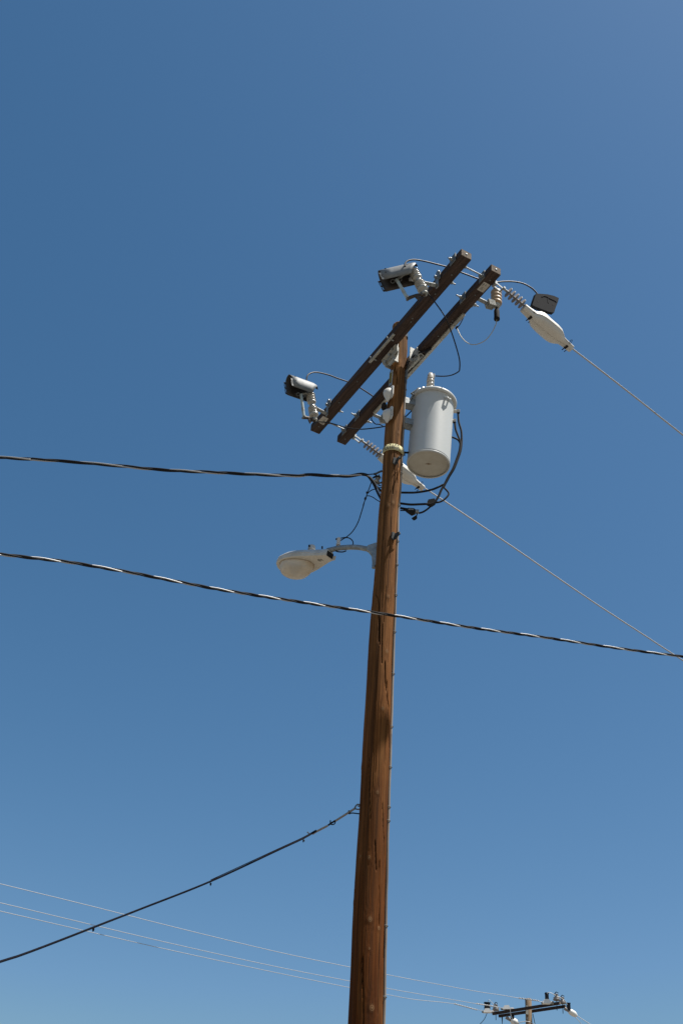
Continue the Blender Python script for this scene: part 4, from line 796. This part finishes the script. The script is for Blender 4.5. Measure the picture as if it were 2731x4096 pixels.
def fcover(k,pts,th,dep,label,tube_pts=None):
    P_=[fat(k,x,y,dep) for x,y in pts]; e=new_empty('conductor_cover',P_[0],label,'conductor cover','small white covers on the far pole'); mb=MB(); mb.prism(P_,th); part('shell',mb,'coverw',e,.025)
    if tube_pts:
        for (a1,b1,rr,mm) in tube_pts: part('sleeve',MB().tube([fat(k,*a1,dep),fat(k,*b1,dep)],rr,10),mm,e)
    return e
yl_=fl.y
fcover('c7',((195,575),(225,575),(235,535),(340,533),(370,580),(410,590),(408,635),(195,633)),.14,yl_+.0,'white plastic cover at the far left of the distant pole',(((410,612),(490,625),.042,'silic'),((165,605),(200,608),.035,'galvd')))
fcover('c7',((680,515),(710,505),(715,460),(830,455),(860,510),(890,525),(888,555),(680,553)),.14,fc.y-.1+.6,'white plastic cover lying on the distant front crossarm left of its pole',(((890,540),(960,548),.045,'silic'),((640,535),(685,535),.035,'galvd')))
fcover('c8',((485,350),(520,345),(530,305),(645,303),(670,350),(698,362),(695,412),(485,410)),.14,fr.y+.1,'white plastic cover on the distant crossarm right of its pole',(((698,380),(770,388),.045,'silic'),((460,382),(488,382),.03,'galvd')))
def fshroud(k,a,b,lab,dep0,dep1,r=.10):
    p=fat(k,*a,dep0); q=fat(k,*b,dep1); e=new_empty('conductor_cover',p,lab,'conductor cover','small white covers on the far pole'); d=(q-p).normalized()
    L=(q-p).length; part('shell',MB().lathe(p,d,[(0,.05),(L*.12,.07),(L*.3,r),(L*.65,r),(L*.85,.06),(L,.035)],16),'coverw',e); return p,q,d
s1=fshroud('c8',(1150,580),(1350,710),'white cover slanting down at the far right of the distant pole',gr.y,gr.y+.15,.085)
mb=MB(); mb.tube([fat('c8',1040,520,gr.y),fat('c8',1150,580,gr.y)],.05,12); single('strain_insulator',mb,'silic','grey strain insulator slanting from the right end of the distant crossarms','insulator','strain insulators on the far pole')
s2=fshroud('c7',(880,810),(1080,915),'white cover slanting down under the distant crossarms, left of the pole',gl.y-.6,gl.y-.5,.10)
mb=MB(); mb.tube([fat('c7',765,745,gl.y-.6),fat('c7',880,810,gl.y-.6)],.05,12); single('strain_insulator',mb,'silic','grey strain insulator slanting under the distant crossarms, left of the pole','insulator','strain insulators on the far pole')
def fbox(k,x,y,w_,hh,dep,lab):
    p=fat(k,x,y,dep); mb=MB(); mb.box(p,w_,.05,hh,RC,-NC,Z); mb.box(p+Z*hh*.9,w_*1.15,.055,hh*.15,RC,-NC,Z); mb.box(p-Z*hh*.5,w_*1.1,.055,hh*.12,RC,-NC,Z)
    single('connector_cover',mb,'gbox',lab,'connector cover','dark connectors on the far pole',bevel=.01)
fbox('c7',297,462,.085,.10,yl_,'dark grey connector box above the far left white cover of the distant pole'); fbox('c8',600,235,.05,.11,fr.y+.1,'dark grey connector standing on the white cover right of the distant pole'); fbox('c8',1145,490,.05,.11,gr.y,'dark grey connector above the slanting white cover at the far right')
fbox('c7',930,735,.05,.07,gl.y-.6,'dark connector under the distant crossarms, left of the pole')
def fwire(name,k,pts,dep,r,m,lab,grp,cat='wire'):
    P_=smooth([fat(k,x,y,dep) for x,y in pts],6); return single(name,MB().tube(P_,r,6),m,lab,cat,grp)
fwire('jumper_wire','c7',[(322,400),(325,330),(345,312),(375,330),(430,390),(475,435)],yl_,.008,'alu','thin loop of wire over the far left insulator of the distant pole','small wires on the far pole')
fwire('jumper_wire','c8',[(605,165),(612,138),(650,127),(710,138),(800,190),(900,235),(985,280),(1050,330),(1090,390),(1118,430)],fr.y,.009,'alu','thin wire arching over the two right insulators of the distant pole','small wires on the far pole')
fwire('jumper_wire','c7',[(290,640),(270,700),(220,800),(120,916),(60,970)],yl_,.009,'black','thin dark wire hanging from the far left cover of the distant pole','small wires on the far pole')
fwire('jumper_wire','c7',[(870,530),(880,620),(890,700),(930,800),(1000,900),(1040,940)],fc.y+.2,.009,'alu','thin pale wire falling from the middle cover below the distant crossarms','small wires on the far pole')
fwire('jumper_wire','c7',[(1070,890),(1150,865),(1270,850),(1380,870),(1470,920),(1520,960)],FP.y-.5,.010,'alu','thin pale wire looping across the distant pole at the bottom edge','small wires on the far pole')
fwire('jumper_wire','c7',[(1440,660),(1460,760),(1490,900),(1500,960)],FP.y+.1,.010,'black','thin dark wire running down the right side of the distant pole','small wires on the far pole')
fwire('line_conductor','c8',[(1355,705),(1450,770),(1568,845),(1700,930),(2000,1130)],gr.y+.2,.009,'alu','thin wire leaving the far right cover down to the bottom right','conductors on the far pole','power line')
fwire('line_conductor','c8',[(1290,730),(1360,790),(1420,860),(1470,925),(1530,1010)],gr.y+.2,.008,'alu','thin wire under the far right cover falling to the bottom edge','conductors on the far pole','power line')
# three thin lines from the left edge to the far pole, with helical grips
def thin(pts,lab,dl_,dr_,hel):
    n=len(pts); x0=pts[0][1]; P_=[]
    for i,(k,x,y) in enumerate(pts):
        t=KK[k]; X=t[0]+x/t[2]; Y=24+(dr_-24)*min(1,X/2060.); P_.append(fat('s',X,t[1]+y/t[2],Y))
    dv=(P_[0]-P_[1]).normalized(); P_=[P_[0]+dv*30,P_[0]+dv*15,P_[0]+dv*6]+P_
    e=new_empty('line_conductor',P_[-1],lab,'power line','thin lines from the left edge to the far pole'); part('wire',MB().tube(smooth(P_,6),.0075,6),'alu',e)
    h0,h1=hel; a1=fat(*h0,dr_); a2=fat(*h1,dr_); mb=helix([a1,a2],.013,.0095,.15,0,6,.015); 
    part('helical_grip',mb,'alu',e); part('helical_grip',helix([a1,a2],.013,.0095,.15,3.14,6,.015),'alu',e)
thin([('d7',0,254),('d7',400,352),('d7',800,453),('d7',1200,549),('d7',1514,615),('p4',615,1728),('p4',945,1792),('c7',0,92),('c7',600,183),('c7',1080,265),('c8',0,280),('c8',480,358)],'thin pale line from the left edge to the distant pole, the highest of three',24,fr.y,(('c7',1085,265),('c8',405,335)))
thin([('d7',0,336),('d7',400,432),('d7',800,526),('d7',1200,614),('d7',1511,675),('p4',612,1900),('p4',945,1960),('c7',0,402),('c7',300,440),('c7',640,502)],'thin pale line from the left edge to the distant pole, the middle one of three',24,fc.y+.5,(('c7',20,402),('c7',520,482)))
thin([('d7',0,372),('d7',400,465),('d7',800,555),('d7',1200,640),('d7',1510,703),('p4',608,1978),('p4',945,2040),('f',1040,2305),('c7',0,545),('c7',175,580)],'thin pale line from the left edge to the distant pole, the lowest of three',24,yl_,(('f',1042,2305),('c7',40,560)))
